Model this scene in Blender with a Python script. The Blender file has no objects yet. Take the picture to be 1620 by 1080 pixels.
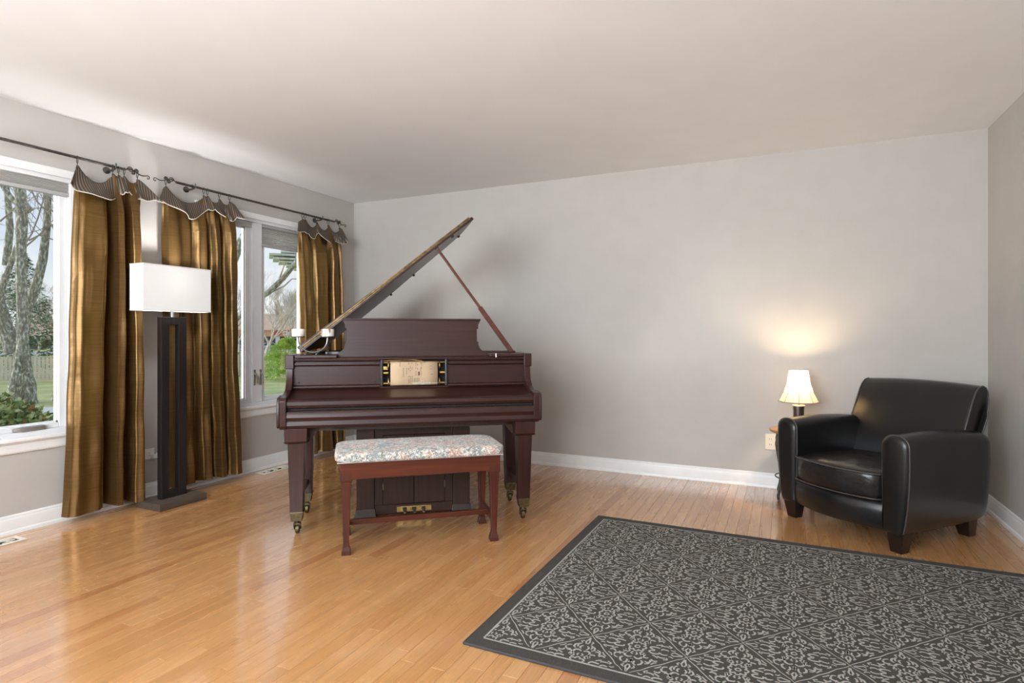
import bpy, bmesh, math, random
from mathutils import Vector, Matrix
C = bpy.context.scene.collection
PI = math.pi
rad = math.radians
XL, YB, XR, YR, ZC = -3.945, 4.681, 1.18, -3.0, 2.44     # room: left, back, right, rear walls and ceiling
ZG = -0.6                                                # lawn level outside
EYE = 1.124

# ------------------------------------------------------------------ camera
cam = bpy.data.objects.new('camera', bpy.data.cameras.new('camera'))
C.objects.link(cam)
cam.location = (0, 0, EYE)
cam.rotation_euler = (rad(90), 0, rad(25))
cam.data.sensor_width = 36
cam.data.lens = 925 / 1620 * 36
cam.data.shift_y = -12 / 1620
cam.data.clip_start = 0.05
cam.data.clip_end = 600
bpy.context.scene.camera = cam

# ------------------------------------------------------------------ world, sun, lamps, exposure
sc = bpy.context.scene
sc.view_settings.view_transform = 'Standard'
sc.view_settings.look = 'None'
sc.view_settings.exposure = 0.0
sc.view_settings.gamma = 1.0
sc.view_settings.use_curve_mapping = False
try:
    sc.cycles.max_bounces = 10
    sc.cycles.diffuse_bounces = 5
    sc.cycles.transparent_max_bounces = 16
    sc.cycles.sample_clamp_indirect = 6
except Exception:
    pass
world = bpy.data.worlds.new('sky')
sc.world = world
world.use_nodes = True
wt = world.node_tree
wt.nodes.clear()
w_out = wt.nodes.new('ShaderNodeOutputWorld')
w_bg = wt.nodes.new('ShaderNodeBackground')
w_bg.inputs['Strength'].default_value = 1.12
w_tc = wt.nodes.new('ShaderNodeTexCoord')
w_sep = wt.nodes.new('ShaderNodeSeparateXYZ')
w_ramp = wt.nodes.new('ShaderNodeValToRGB')
w_ramp.color_ramp.elements[0].position = 0.0
w_ramp.color_ramp.elements[0].color = (.86, .89, .93, 1)
w_ramp.color_ramp.elements[1].position = 0.45
w_ramp.color_ramp.elements[1].color = (.33, .52, .85, 1)
w_noise = wt.nodes.new('ShaderNodeTexNoise')
w_noise.inputs['Scale'].default_value = 5
w_noise.inputs['Detail'].default_value = 6
w_map = wt.nodes.new('ShaderNodeMapping')
w_map.inputs['Scale'].default_value = (1, 1, 2.6)
w_cr = wt.nodes.new('ShaderNodeValToRGB')
w_cr.color_ramp.elements[0].position = .42
w_cr.color_ramp.elements[1].position = .66
w_mix = wt.nodes.new('ShaderNodeMix')
w_mix.data_type = 'RGBA'
w_mix.inputs[7].default_value = (1.0, 1.0, 1.0, 1)
L = wt.links.new
L(w_tc.outputs['Generated'], w_sep.inputs[0])
L(w_sep.outputs['Z'], w_ramp.inputs[0])
L(w_tc.outputs['Generated'], w_map.inputs[0])
L(w_map.outputs[0], w_noise.inputs[0])
L(w_noise.outputs[0], w_cr.inputs[0])
L(w_cr.outputs[0], w_mix.inputs[0])
L(w_ramp.outputs[0], w_mix.inputs[6])
L(w_mix.outputs[2], w_bg.inputs[0])
L(w_bg.outputs[0], w_out.inputs[0])


def light(name, kind, loc, rot, energy, color=(1, 1, 1), size=1, size_y=None, **kw):
    d = bpy.data.lights.new(name, kind)
    d.energy = energy
    d.color = color
    if kind == 'AREA':
        d.shape = 'RECTANGLE'
        d.size = size
        d.size_y = size_y or size
    if kind == 'POINT':
        d.shadow_soft_size = size
    if kind == 'SUN':
        d.angle = size
    for k, v in kw.items():
        setattr(d, k, v)
    o = bpy.data.objects.new(name, d)
    C.objects.link(o)
    o.location = loc
    o.rotation_euler = rot
    return o


def aim(o, d):
    o.rotation_euler = Vector(d).to_track_quat('-Z', 'Y').to_euler()


sun = light('sun', 'SUN', (-8, -6, 4), (0, 0, 0), 3.4, (1.0, .98, .95), rad(14))
aim(sun, (.69, .71, -.10))
# daylight portals in the two window openings
for (y0, y1) in ((.88, 2.09), (2.99, 4.06)):
    p = light('window_portal', 'AREA', (XL - .12, (y0 + y1) / 2, 1.3), (0, 0, 0), 1, (1, 1, 1), y1 - y0, 1.45)
    p.rotation_euler = Matrix(((0, 0, -1), (-1, 0, 0), (0, 1, 0))).to_euler()
    p.data.cycles.is_portal = True
# unseen fill area lights added behind the camera to brighten the room
fl1 = light('up_fill', 'AREA', (-1.3, -1.5, 1.7), (0, 0, 0), 330, (.86, .935, 1), 3.0, 2.2)
aim(fl1, (-.0, 1.25, 1))
fl2 = light('rear_fill', 'AREA', (-1.3, -2.7, 1.5), (0, 0, 0), 9, (.9, .95, 1), 3.2, 1.7)  # second added fill, weak and level, no real lamp at the rear
aim(fl2, (.0, 1, .05))

# ------------------------------------------------------------------ material helpers
MATS = {}


def mat(name, color, rough=.5, metal=0., coat=0., spec=.5, trans=0., emit=None, es=0., sheen=0., alpha=1.):
    if name in MATS:
        return MATS[name]
    m = bpy.data.materials.new(name)
    m.use_nodes = True
    b = m.node_tree.nodes['Principled BSDF']
    b.inputs['Base Color'].default_value = (*color, 1)
    b.inputs['Roughness'].default_value = rough
    b.inputs['Metallic'].default_value = metal
    b.inputs['Coat Weight'].default_value = coat
    b.inputs['Coat Roughness'].default_value = .12
    b.inputs['Specular IOR Level'].default_value = spec
    b.inputs['Transmission Weight'].default_value = trans
    b.inputs['Sheen Weight'].default_value = sheen
    if emit:
        b.inputs['Emission Color'].default_value = (*emit, 1)
        b.inputs['Emission Strength'].default_value = es
    MATS[name] = m
    return m


def noise_mat(name, c1, c2, scale=(5, 5, 5), nscale=1., rough=.5, metal=0., coat=0., bump=0., detail=4, lo=.35, hi=.65,
              coords='Object', distortion=0., spec=.5, c3=None, bscale=None, croughness=.12, sheen=0.):
    m = mat(name, c1, rough, metal, coat, spec, sheen=sheen)
    nt = m.node_tree
    b = nt.nodes['Principled BSDF']
    b.inputs['Coat Roughness'].default_value = croughness
    tc = nt.nodes.new('ShaderNodeTexCoord')
    mp = nt.nodes.new('ShaderNodeMapping')
    mp.inputs['Scale'].default_value = scale
    n = nt.nodes.new('ShaderNodeTexNoise')
    n.inputs['Scale'].default_value = nscale
    n.inputs['Detail'].default_value = detail
    n.inputs['Distortion'].default_value = distortion
    r = nt.nodes.new('ShaderNodeValToRGB')
    r.color_ramp.elements[0].position = lo
    r.color_ramp.elements[0].color = (*c1, 1)
    r.color_ramp.elements[1].position = hi
    r.color_ramp.elements[1].color = (*c2, 1)
    if c3:
        e = r.color_ramp.elements.new((lo + hi) / 2)
        e.color = (*c3, 1)
    l = nt.links.new
    l(tc.outputs[coords], mp.inputs[0])
    l(mp.outputs[0], n.inputs[0])
    l(n.outputs[0], r.inputs[0])
    l(r.outputs[0], b.inputs['Base Color'])
    if bump:
        bp = nt.nodes.new('ShaderNodeBump')
        bp.inputs['Strength'].default_value = bump
        bp.inputs['Distance'].default_value = .01
        if bscale:
            n2 = nt.nodes.new('ShaderNodeTexNoise')
            n2.inputs['Scale'].default_value = bscale
            n2.inputs['Detail'].default_value = 3
            l(mp.outputs[0] if False else tc.outputs[coords], n2.inputs[0])
            l(n2.outputs[0], bp.inputs['Height'])
        else:
            l(n.outputs[0], bp.inputs['Height'])
        l(bp.outputs[0], b.inputs['Normal'])
    return m


def floor_material():
    m = mat('oak_strip', (.6, .3, .12), .3, coat=1.0, spec=.5)
    nt = m.node_tree
    N, l = nt.nodes.new, nt.links.new
    b = nt.nodes['Principled BSDF']
    b.inputs['Coat Roughness'].default_value = .11
    b.inputs['Coat IOR'].default_value = 1.6
    oi = N('ShaderNodeObjectInfo')
    at = N('ShaderNodeAttribute')
    at.attribute_name = 'rnd'
    ad = N('ShaderNodeMath'); ad.operation = 'ADD'
    fr = N('ShaderNodeMath'); fr.operation = 'FRACT'
    l(oi.outputs['Random'], ad.inputs[0]); l(at.outputs['Fac'], ad.inputs[1]); l(ad.outputs[0], fr.inputs[0])
    ramp = N('ShaderNodeValToRGB')
    cr = ramp.color_ramp
    cols = [(0, (.53, .262, .096)), (.25, (.58, .295, .112)), (.5, (.50, .24, .085)), (.68, (.60, .32, .13)), (.86, (.54, .262, .095)),
            (.95, (.42, .175, .060)), (1, (.47, .215, .076))]
    cr.elements[0].position = 0; cr.elements[0].color = (*cols[0][1], 1)
    cr.elements[1].position = 1; cr.elements[1].color = (*cols[-1][1], 1)
    for p, c in cols[1:-1]:
        e = cr.elements.new(p); e.color = (*c, 1)
    l(fr.outputs[0], ramp.inputs[0])
    geo = N('ShaderNodeNewGeometry')
    mul = N('ShaderNodeMath'); mul.operation = 'MULTIPLY'; mul.inputs[1].default_value = 57.
    l(fr.outputs[0], mul.inputs[0])
    cmb = N('ShaderNodeCombineXYZ')
    l(mul.outputs[0], cmb.inputs[2])
    vad = N('ShaderNodeVectorMath'); vad.operation = 'ADD'
    l(geo.outputs['Position'], vad.inputs[0]); l(cmb.outputs[0], vad.inputs[1])
    mp = N('ShaderNodeMapping'); mp.inputs['Scale'].default_value = (20, 1.3, 1)
    l(vad.outputs[0], mp.inputs[0])
    n1 = N('ShaderNodeTexNoise'); n1.inputs['Scale'].default_value = 1.; n1.inputs['Detail'].default_value = 5; n1.inputs['Distortion'].default_value = 1.2
    l(mp.outputs[0], n1.inputs[0])
    wv = N('ShaderNodeTexWave'); wv.inputs['Scale'].default_value = 1.1; wv.inputs['Distortion'].default_value = 9; wv.inputs['Detail'].default_value = 2
    wv.inputs['Detail Scale'].default_value = .8
    l(mp.outputs[0], wv.inputs[0])
    mp2 = N('ShaderNodeMapping'); mp2.inputs['Scale'].default_value = (260, 9, 1)
    l(vad.outputs[0], mp2.inputs[0])
    n2 = N('ShaderNodeTexNoise'); n2.inputs['Scale'].default_value = 1.; n2.inputs['Detail'].default_value = 3
    l(mp2.outputs[0], n2.inputs[0])
    r1 = N('ShaderNodeMapRange'); r1.inputs[1].default_value = .3; r1.inputs[2].default_value = .75; r1.inputs[3].default_value = 1.05; r1.inputs[4].default_value = .90
    l(n1.outputs[0], r1.inputs[0])
    r2 = N('ShaderNodeMapRange'); r2.inputs[1].default_value = 0; r2.inputs[2].default_value = 1; r2.inputs[3].default_value = 1.02; r2.inputs[4].default_value = .94
    l(wv.outputs['Fac'], r2.inputs[0])
    r3 = N('ShaderNodeMapRange'); r3.inputs[1].default_value = .35; r3.inputs[2].default_value = .75; r3.inputs[3].default_value = 1.02; r3.inputs[4].default_value = .93
    l(n2.outputs[0], r3.inputs[0])
    m1 = N('ShaderNodeMath'); m1.operation = 'MULTIPLY'
    m2 = N('ShaderNodeMath'); m2.operation = 'MULTIPLY'
    l(r1.outputs[0], m1.inputs[0]); l(r2.outputs[0], m1.inputs[1]); l(m1.outputs[0], m2.inputs[0]); l(r3.outputs[0], m2.inputs[1])
    vm = N('ShaderNodeVectorMath'); vm.operation = 'SCALE'
    l(ramp.outputs[0], vm.inputs[0]); l(m2.outputs[0], vm.inputs['Scale'])
    l(vm.outputs[0], b.inputs['Base Color'])
    rr = N('ShaderNodeMapRange'); rr.inputs[3].default_value = .2; rr.inputs[4].default_value = .36
    l(n1.outputs[0], rr.inputs[0]); l(rr.outputs[0], b.inputs['Roughness'])
    bp = N('ShaderNodeBump'); bp.inputs['Strength'].default_value = .05; bp.inputs['Distance'].default_value = .002
    l(n1.outputs[0], bp.inputs['Height']); l(bp.outputs[0], b.inputs['Normal'])
    return m


def wood_mat(name, c1, c2, axis=0, rough=.3, coat=.5, bump=.03, spec=.3):
    s = [60, 60, 60]
    s[axis] = 2.2
    return noise_mat(name, c1, c2, tuple(s), 1., rough, 0, coat * .6, bump, 5, .3, .72, distortion=.6, spec=spec)


def fabric_curtain():
    m = mat('bronze_taffeta', (.36, .20, .055), .34, .72, spec=.5)
    nt = m.node_tree
    N, l = nt.nodes.new, nt.links.new
    b = nt.nodes['Principled BSDF']
    tc = N('ShaderNodeTexCoord')
    mp = N('ShaderNodeMapping'); mp.inputs['Scale'].default_value = (5, 5, 300)
    l(tc.outputs['Object'], mp.inputs[0])
    n = N('ShaderNodeTexNoise'); n.inputs['Scale'].default_value = 1; n.inputs['Detail'].default_value = 4
    l(mp.outputs[0], n.inputs[0])
    n3 = N('ShaderNodeTexNoise'); n3.inputs['Scale'].default_value = 3.2; n3.inputs['Detail'].default_value = 3; n3.inputs['Distortion'].default_value = .8
    l(tc.outputs['Object'], n3.inputs[0])
    r = N('ShaderNodeValToRGB')
    r.color_ramp.elements[0].position = .3; r.color_ramp.elements[0].color = (.118, .064, .021, 1)
    r.color_ramp.elements[1].position = .7; r.color_ramp.elements[1].color = (.200, .113, .037, 1)
    l(n.outputs[0], r.inputs[0])
    l(r.outputs[0], b.inputs['Base Color'])
    bp = N('ShaderNodeBump'); bp.inputs['Strength'].default_value = .05; bp.inputs['Distance'].default_value = .003
    l(n.outputs[0], bp.inputs['Height'])
    bp2 = N('ShaderNodeBump'); bp2.inputs['Strength'].default_value = .35; bp2.inputs['Distance'].default_value = .03
    l(n3.outputs[0], bp2.inputs['Height']); l(bp.outputs[0], bp2.inputs['Normal'])
    l(bp2.outputs[0], b.inputs['Normal'])
    tr = N('ShaderNodeBsdfTranslucent'); tr.inputs[0].default_value = (.62, .36, .06, 1)
    mx = N('ShaderNodeMixShader'); mx.inputs[0].default_value = .07
    o = nt.nodes['Material Output']
    l(b.outputs[0], mx.inputs[1]); l(tr.outputs[0], mx.inputs[2]); l(mx.outputs[0], o.inputs[0])
    return m


def stripe_mat():
    m = mat('striped_heading', (.08, .055, .04), .5, .1)
    nt = m.node_tree
    N, l = nt.nodes.new, nt.links.new
    b = nt.nodes['Principled BSDF']
    tc = N('ShaderNodeTexCoord')
    w = N('ShaderNodeTexWave'); w.bands_direction = 'Y'; w.inputs['Scale'].default_value = 22; w.inputs['Distortion'].default_value = .3
    l(tc.outputs['Object'], w.inputs[0])
    r = N('ShaderNodeValToRGB')
    r.color_ramp.elements[0].position = .55; r.color_ramp.elements[0].color = (.040, .029, .024, 1)
    r.color_ramp.elements[1].position = .85; r.color_ramp.elements[1].color = (.17, .125, .08, 1)
    l(w.outputs['Fac'], r.inputs[0]); l(r.outputs[0], b.inputs['Base Color'])
    return m


def glass_mat():
    m = bpy.data.materials.new('window_glass')
    m.use_nodes = True
    nt = m.node_tree
    nt.nodes.clear()
    N, l = nt.nodes.new, nt.links.new
    o = N('ShaderNodeOutputMaterial')
    t = N('ShaderNodeBsdfTransparent'); t.inputs[0].default_value = (.97, .985, .98, 1)
    g = N('ShaderNodeBsdfGlossy'); g.inputs['Roughness'].default_value = .01
    mx = N('ShaderNodeMixShader'); mx.inputs[0].default_value = .06
    l(t.outputs[0], mx.inputs[1]); l(g.outputs[0], mx.inputs[2]); l(mx.outputs[0], o.inputs[0])
    return m


def shade_mat(name, col, tcol, fac, emit=None, es=0):
    m = bpy.data.materials.new(name)
    m.use_nodes = True
    nt = m.node_tree
    N, l = nt.nodes.new, nt.links.new
    b = nt.nodes['Principled BSDF']
    b.inputs['Base Color'].default_value = (*col, 1)
    b.inputs['Roughness'].default_value = .8
    if emit:
        b.inputs['Emission Color'].default_value = (*emit, 1)
        b.inputs['Emission Strength'].default_value = es
    tr = N('ShaderNodeBsdfTranslucent'); tr.inputs[0].default_value = (*tcol, 1)
    mx = N('ShaderNodeMixShader'); mx.inputs[0].default_value = fac
    o = nt.nodes['Material Output']
    l(b.outputs[0], mx.inputs[1]); l(tr.outputs[0], mx.inputs[2]); l(mx.outputs[0], o.inputs[0])
    return m


def cushion_mat():
    m = mat('floral_tapestry', (.5, .45, .4), .85, sheen=.2)
    nt = m.node_tree
    N, l = nt.nodes.new, nt.links.new
    b = nt.nodes['Principled BSDF']
    tc = N('ShaderNodeTexCoord')
    n0 = N('ShaderNodeTexNoise'); n0.inputs['Scale'].default_value = 9; n0.inputs['Detail'].default_value = 2; n0.inputs['Distortion'].default_value = 1.5
    l(tc.outputs['Object'], n0.inputs[0])
    r0 = N('ShaderNodeValToRGB')
    cr = r0.color_ramp
    cr.interpolation = 'EASE'
    cr.elements[0].position = .28; cr.elements[0].color = (.19, .235, .27, 1)
    cr.elements[1].position = .72; cr.elements[1].color = (.52, .31, .24, 1)
    for p, c in ((.42, (.31, .34, .33)), (.50, (.56, .50, .44)), (.58, (.46, .30, .25))):
        e = cr.elements.new(p); e.color = (*c, 1)
    l(n0.outputs[0], r0.inputs[0])
    n1 = N('ShaderNodeTexNoise'); n1.inputs['Scale'].default_value = 48; n1.inputs['Detail'].default_value = 2; n1.inputs['Distortion'].default_value = 2.5
    l(tc.outputs['Object'], n1.inputs[0])
    r1 = N('ShaderNodeValToRGB')
    c1 = r1.color_ramp
    c1.elements[0].position = .40; c1.elements[0].color = (.0, .0, .0, 1)
    c1.elements[1].position = .47; c1.elements[1].color = (1, 1, 1, 1)
    l(n1.outputs[0], r1.inputs[0])
    r2 = N('ShaderNodeValToRGB')
    c2 = r2.color_ramp
    c2.elements[0].position = .56; c2.elements[0].color = (0, 0, 0, 1)
    c2.elements[1].position = .62; c2.elements[1].color = (1, 1, 1, 1)
    l(n1.outputs[0], r2.inputs[0])
    mx = N('ShaderNodeMix'); mx.data_type = 'RGBA'
    mx.inputs[6].default_value = (.17, .17, .14, 1)
    l(r1.outputs[0], mx.inputs[0]); l(r0.outputs[0], mx.inputs[7])
    mx2 = N('ShaderNodeMix'); mx2.data_type = 'RGBA'
    mx2.inputs[7].default_value = (.70, .67, .62, 1)
    l(r2.outputs[0], mx2.inputs[0]); l(mx.outputs[2], mx2.inputs[6])
    l(mx2.outputs[2], b.inputs['Base Color'])
    return m


M_wall = noise_mat('greige_paint', (.475, .449, .418), (.495, .468, .436), (6, 6, 6), 1, .7, bump=.02, bscale=180)
M_ceil = noise_mat('ceiling_paint', (.81, .815, .82), (.83, .835, .84), (4, 4, 4), 1, .85, bump=.02, bscale=160)
M_trim = noise_mat('white_trim_paint', (.80, .80, .79), (.84, .84, .83), (9, 9, 9), 1, .35)
M_vinyl = noise_mat('white_window_vinyl', (.74, .75, .76), (.78, .79, .80), (9, 9, 9), 1, .35)
M_floor = floor_material()
M_sub = mat('subfloor', (.08, .04, .02), .9)
M_glass = glass_mat()
M_mah = wood_mat('mahogany', (.022, .0070, .0060), (.040, .0128, .0095), 0, .33, .12)
M_mahz = wood_mat('mahogany_upright', (.024, .0075, .0063), (.044, .0138, .0098), 2, .34, .12)
M_mahd = wood_mat('mahogany_dark', (.026, .0115, .0075), (.045, .020, .012), 2, .45, .15)
M_bench = wood_mat('bench_mahogany', (.055, .0115, .0055), (.100, .0225, .0085), 0, .33, .15)
M_benchz = wood_mat('bench_leg_wood', (.044, .0105, .0065), (.082, .019, .010), 2, .33, .15)
M_black = mat('ebonized', (.012, .011, .011), .3, coat=.3)
M_gap = mat('shadow_black', (.01, .008, .008), .8)
M_brass = noise_mat('aged_brass', (.30, .20, .07), (.55, .38, .15), (40, 40, 40), 1, .38, 1)
M_dbrass = noise_mat('dark_brass', (.09, .075, .04), (.17, .14, .075), (60, 60, 60), 1, .45, .9)
M_iron = noise_mat('wrought_iron', (.05, .045, .04), (.11, .10, .09), (60, 60, 60), 1, .5, .6)
M_steel = mat('brushed_steel', (.45, .45, .46), .3, 1)
M_plate = mat('piano_plate_gold', (.30, .19, .06), .4, .8)
M_leather = noise_mat('black_leather', (.007, .0066, .0066), (.011, .0105, .0105), (5, 5, 5), 1, .29, coat=.08, bump=.05, bscale=230, croughness=.2, spec=.42)
M_leath2 = noise_mat('black_leather_seat', (.010, .009, .009), (.018, .016, .014), (5, 5, 5), 1, .27, coat=.10, bump=.9, bscale=11, croughness=.2, spec=.45)
M_pipe = mat('leather_piping', (.06, .052, .048), .35, coat=.2)
M_espr = wood_mat('espresso_wood', (.009, .005, .0045), (.016, .0085, .0075), 2, .3, .3)
M_lampb = wood_mat('black_brown_wood', (.011, .009, .0085), (.02, .016, .0145), 2, .38, .2)
M_lamps = wood_mat('dark_taupe_base', (.06, .045, .034), (.10, .078, .06), 1, .45, .15)
M_curt = fabric_curtain()
M_stripe = stripe_mat()
M_cream = mat('cream_braid', (.55, .5, .42), .8)
M_lining = mat('curtain_lining', (.55, .52, .46), .9)
M_plastic = mat('white_plastic', (.78, .77, .74), .4)
M_ivory = mat('ivory_plate', (.72, .66, .55), .4)
M_vent = mat('ivory_vent', (.72, .66, .56), .45)
M_cell = shade_mat('cellular_shade_fabric', (.60, .59, .57), (.8, .79, .76), .35)
M_rail = mat('shade_rail', (.42, .41, .41), .5)
M_rugd = noise_mat('rug_pile_dark', (.036, .031, .026), (.066, .058, .049), (1, 1, 1), 320, .95, bump=.6, detail=2)
M_rugl = noise_mat('rug_pile_light', (.30, .29, .265), (.44, .425, .39), (1, 1, 1), 300, .95, bump=.5, detail=2)
M_cush = cushion_mat()

# ------------------------------------------------------------------ geometry helpers


def thing(name, label, cat, loc=(0, 0, 0), rotz=0., group=None):
    o = bpy.data.objects.new(name, None)
    C.objects.link(o)
    o.empty_display_size = .1
    o.location = loc
    o.rotation_euler = (0, 0, rotz)
    o['label'] = label
    o['category'] = cat
    if group:
        o['group'] = group
    return o


def tag(o, label, cat, group=None, kind=None):
    o['label'] = label
    o['category'] = cat
    if group:
        o['group'] = group
    if kind:
        o['kind'] = kind
    return o


def obj(name, bm, m, parent=None, smooth=True, bevel=0, bseg=2, sub=0, kind=None, label=None, ang=38, solid=0, norm=True):
    if norm:
        bmesh.ops.recalc_face_normals(bm, faces=bm.faces[:])
    if smooth:
        for f in bm.faces:
            f.smooth = True
        ca = math.cos(rad(ang))
        for e in bm.edges:
            if len(e.link_faces) == 2:
                if e.link_faces[0].normal.dot(e.link_faces[1].normal) < ca:
                    e.smooth = False
    me = bpy.data.meshes.new(name)
    bm.to_mesh(me)
    bm.free()
    o = bpy.data.objects.new(name, me)
    C.objects.link(o)
    ms = m if isinstance(m, (list, tuple)) else [m]
    for x in ms:
        me.materials.append(x)
    if parent:
        o.parent = parent
    if solid:
        s = o.modifiers.new('solid', 'SOLIDIFY'); s.thickness = solid; s.offset = 0
    if bevel:
        b = o.modifiers.new('bevel', 'BEVEL'); b.width = bevel; b.segments = bseg; b.limit_method = 'ANGLE'; b.angle_limit = rad(35)
        b.harden_normals = False
    if sub:
        s = o.modifiers.new('sub', 'SUBSURF'); s.levels = sub; s.render_levels = sub
    if kind:
        o['kind'] = kind
    if label:
        o['label'] = label
    return o


def BM():
    return bmesh.new()


def bx(bm, x0, y0, z0, x1, y1, z1, M=None, mi=0):
    vs = [bm.verts.new(v) for v in ((x0, y0, z0), (x1, y0, z0), (x1, y1, z0), (x0, y1, z0), (x0, y0, z1), (x1, y0, z1), (x1, y1, z1), (x0, y1, z1))]
    if M:
        for v in vs:
            v.co = M @ v.co
    for q in ((0, 3, 2, 1), (4, 5, 6, 7), (0, 1, 5, 4), (1, 2, 6, 5), (2, 3, 7, 6), (3, 0, 4, 7)):
        f = bm.faces.new([vs[i] for i in q])
        f.material_index = mi
    return vs


def box(x0, y0, z0, x1, y1, z1):
    bm = BM()
    bx(bm, x0, y0, z0, x1, y1, z1)
    return bm


def ring_loft(bm, rings, cap=True, closed=True):
    R = [[bm.verts.new(p) for p in r] for r in rings]
    n = len(R[0])
    for a, b in zip(R, R[1:]):
        for i in range(n if closed else n - 1):
            j = (i + 1) % n
            bm.faces.new((a[i], a[j], b[j], b[i]))
    if cap:
        for r in (R[0], R[-1]):
            try:
                bm.faces.new(r)
            except Exception:
                pass
    return R


def taper(bm, cx, cy, z0, w0, d0, z1, w1, d1, cx1=None, cy1=None):
    cx1 = cx if cx1 is None else cx1
    cy1 = cy if cy1 is None else cy1
    r0 = [(cx - w0 / 2, cy - d0 / 2, z0), (cx + w0 / 2, cy - d0 / 2, z0), (cx + w0 / 2, cy + d0 / 2, z0), (cx - w0 / 2, cy + d0 / 2, z0)]
    r1 = [(cx1 - w1 / 2, cy1 - d1 / 2, z1), (cx1 + w1 / 2, cy1 - d1 / 2, z1), (cx1 + w1 / 2, cy1 + d1 / 2, z1), (cx1 - w1 / 2, cy1 + d1 / 2, z1)]
    ring_loft(bm, [r0, r1])


def prism(bm, pts, axis, a, b):
    """extrude a closed 2D outline along an axis; the 2D pair is the other two axes in order"""
    def P(p, t):
        return {0: (t, p[0], p[1]), 1: (p[0], t, p[1]), 2: (p[0], p[1], t)}[axis]
    ring_loft(bm, [[P(p, a) for p in pts], [P(p, b) for p in pts]])


def tube(bm, pts, r, seg=8, cap=True):
    pts = [Vector(p) for p in pts]
    n = len(pts)
    rs = r if isinstance(r, (list, tuple)) else [r] * n
    rings = []
    ref = None
    for i, p in enumerate(pts):
        t = (pts[min(i + 1, n - 1)] - pts[max(i - 1, 0)])
        if t.length < 1e-9:
            t = Vector((0, 0, 1))
        t.normalize()
        if ref is None:
            ref = t.orthogonal().normalized()
        ref = (ref - t * ref.dot(t))
        if ref.length < 1e-6:
            ref = t.orthogonal()
        ref.normalize()
        bn = t.cross(ref)
        rings.append([p + (ref * math.cos(2 * PI * k / seg) + bn * math.sin(2 * PI * k / seg)) * rs[i] for k in range(seg)])
    return ring_loft(bm, rings, cap)


def lathe(bm, prof, seg=24, c=(0, 0, 0), axis=2, cap=True):
    rings = []
    for r, z in prof:
        ring = []
        for k in range(seg):
            a = 2 * PI * k / seg
            u, v = r * math.cos(a), r * math.sin(a)
            p = {2: (u, v, z), 1: (u, z, v), 0: (z, u, v)}[axis]
            ring.append((p[0] + c[0], p[1] + c[1], p[2] + c[2]))
        rings.append(ring)
    ring_loft(bm, rings, cap)


def torus(bm, c, R, r, axis=1, seg=18, s2=6):
    rings = []
    for i in range(seg):
        a = 2 * PI * i / seg
        ring = []
        for k in range(s2):
            b = 2 * PI * k / s2
            d = R + r * math.cos(b)
            h = r * math.sin(b)
            p = {1: (d * math.cos(a), h, d * math.sin(a)), 2: (d * math.cos(a), d * math.sin(a), h), 0: (h, d * math.cos(a), d * math.sin(a))}[axis]
            ring.append(bm.verts.new((c[0] + p[0], c[1] + p[1], c[2] + p[2])))
        rings.append(ring)
    for i in range(seg):
        A, B = rings[i], rings[(i + 1) % seg]
        for k in range(s2):
            bm.faces.new((A[k], A[(k + 1) % s2], B[(k + 1) % s2], B[k]))


def grid(bm, nu, nv, fn):
    V = [[bm.verts.new(fn(i / nu, j / nv)) for i in range(nu + 1)] for j in range(nv + 1)]
    for j in range(nv):
        for i in range(nu):
            bm.faces.new((V[j][i], V[j][i + 1], V[j + 1][i + 1], V[j + 1][i]))
    return V


def superbox(bm, c, s, e=.35, n=28, m=18, fn=None):
    """rounded pillow shape"""
    def sp(v, p):
        return math.copysign(abs(v) ** p, v)
    rings = []
    for j in range(m + 1):
        ph = -PI / 2 + PI * j / m
        ring = []
        for i in range(n):
            th = 2 * PI * i / n
            ch = max(abs(math.cos(ph)), 1e-4)
            x = s[0] * (ch ** e) * sp(math.cos(th), e)
            y = s[1] * (ch ** e) * sp(math.sin(th), e)
            z = s[2] * sp(math.sin(ph), e * 1.6 if e < .6 else e)
            p = Vector((c[0] + x, c[1] + y, c[2] + z))
            if fn:
                p = fn(p, x / s[0], y / s[1], z / s[2])
            ring.append(p)
        rings.append(ring)
    ring_loft(bm, rings, True)


def lerp(a, b, t):
    return a + (b - a) * t


def interp(tab, x):
    """smooth table lookup"""
    if x <= tab[0][0]:
        return tab[0][1]
    for (a, va), (b, vb) in zip(tab, tab[1:]):
        if x <= b:
            t = (x - a) / (b - a)
            t = t * t * (3 - 2 * t)
            return lerp(va, vb, t)
    return tab[-1][1]


def copy_tree(o, parent=None):
    c = o.copy()
    C.objects.link(c)
    c.parent = parent
    for ch in list(o.children):
        copy_tree(ch, c)
    return c


CA = rad(25)
Fd = Vector((-math.sin(CA), math.cos(CA), 0))
Rt = Vector((math.cos(CA), math.sin(CA), 0))


def P(px, py, D):
    """a world point measured from the photograph at a chosen real distance"""
    q = Fd * D + Rt * (D * (px - 810) / 925)
    return Vector((q.x, q.y, EYE - D * (py - 528) / 925))


# ================================================================== ROOM SHELL
random.seed(7)
floor = obj('floor', box(XL - .15, YR - .1, -.15, XR + .1, YB + .1, -.013), M_sub, smooth=False, kind='structure')
RUG = (-1.045, 1.835, 1.10, 3.47)


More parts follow.
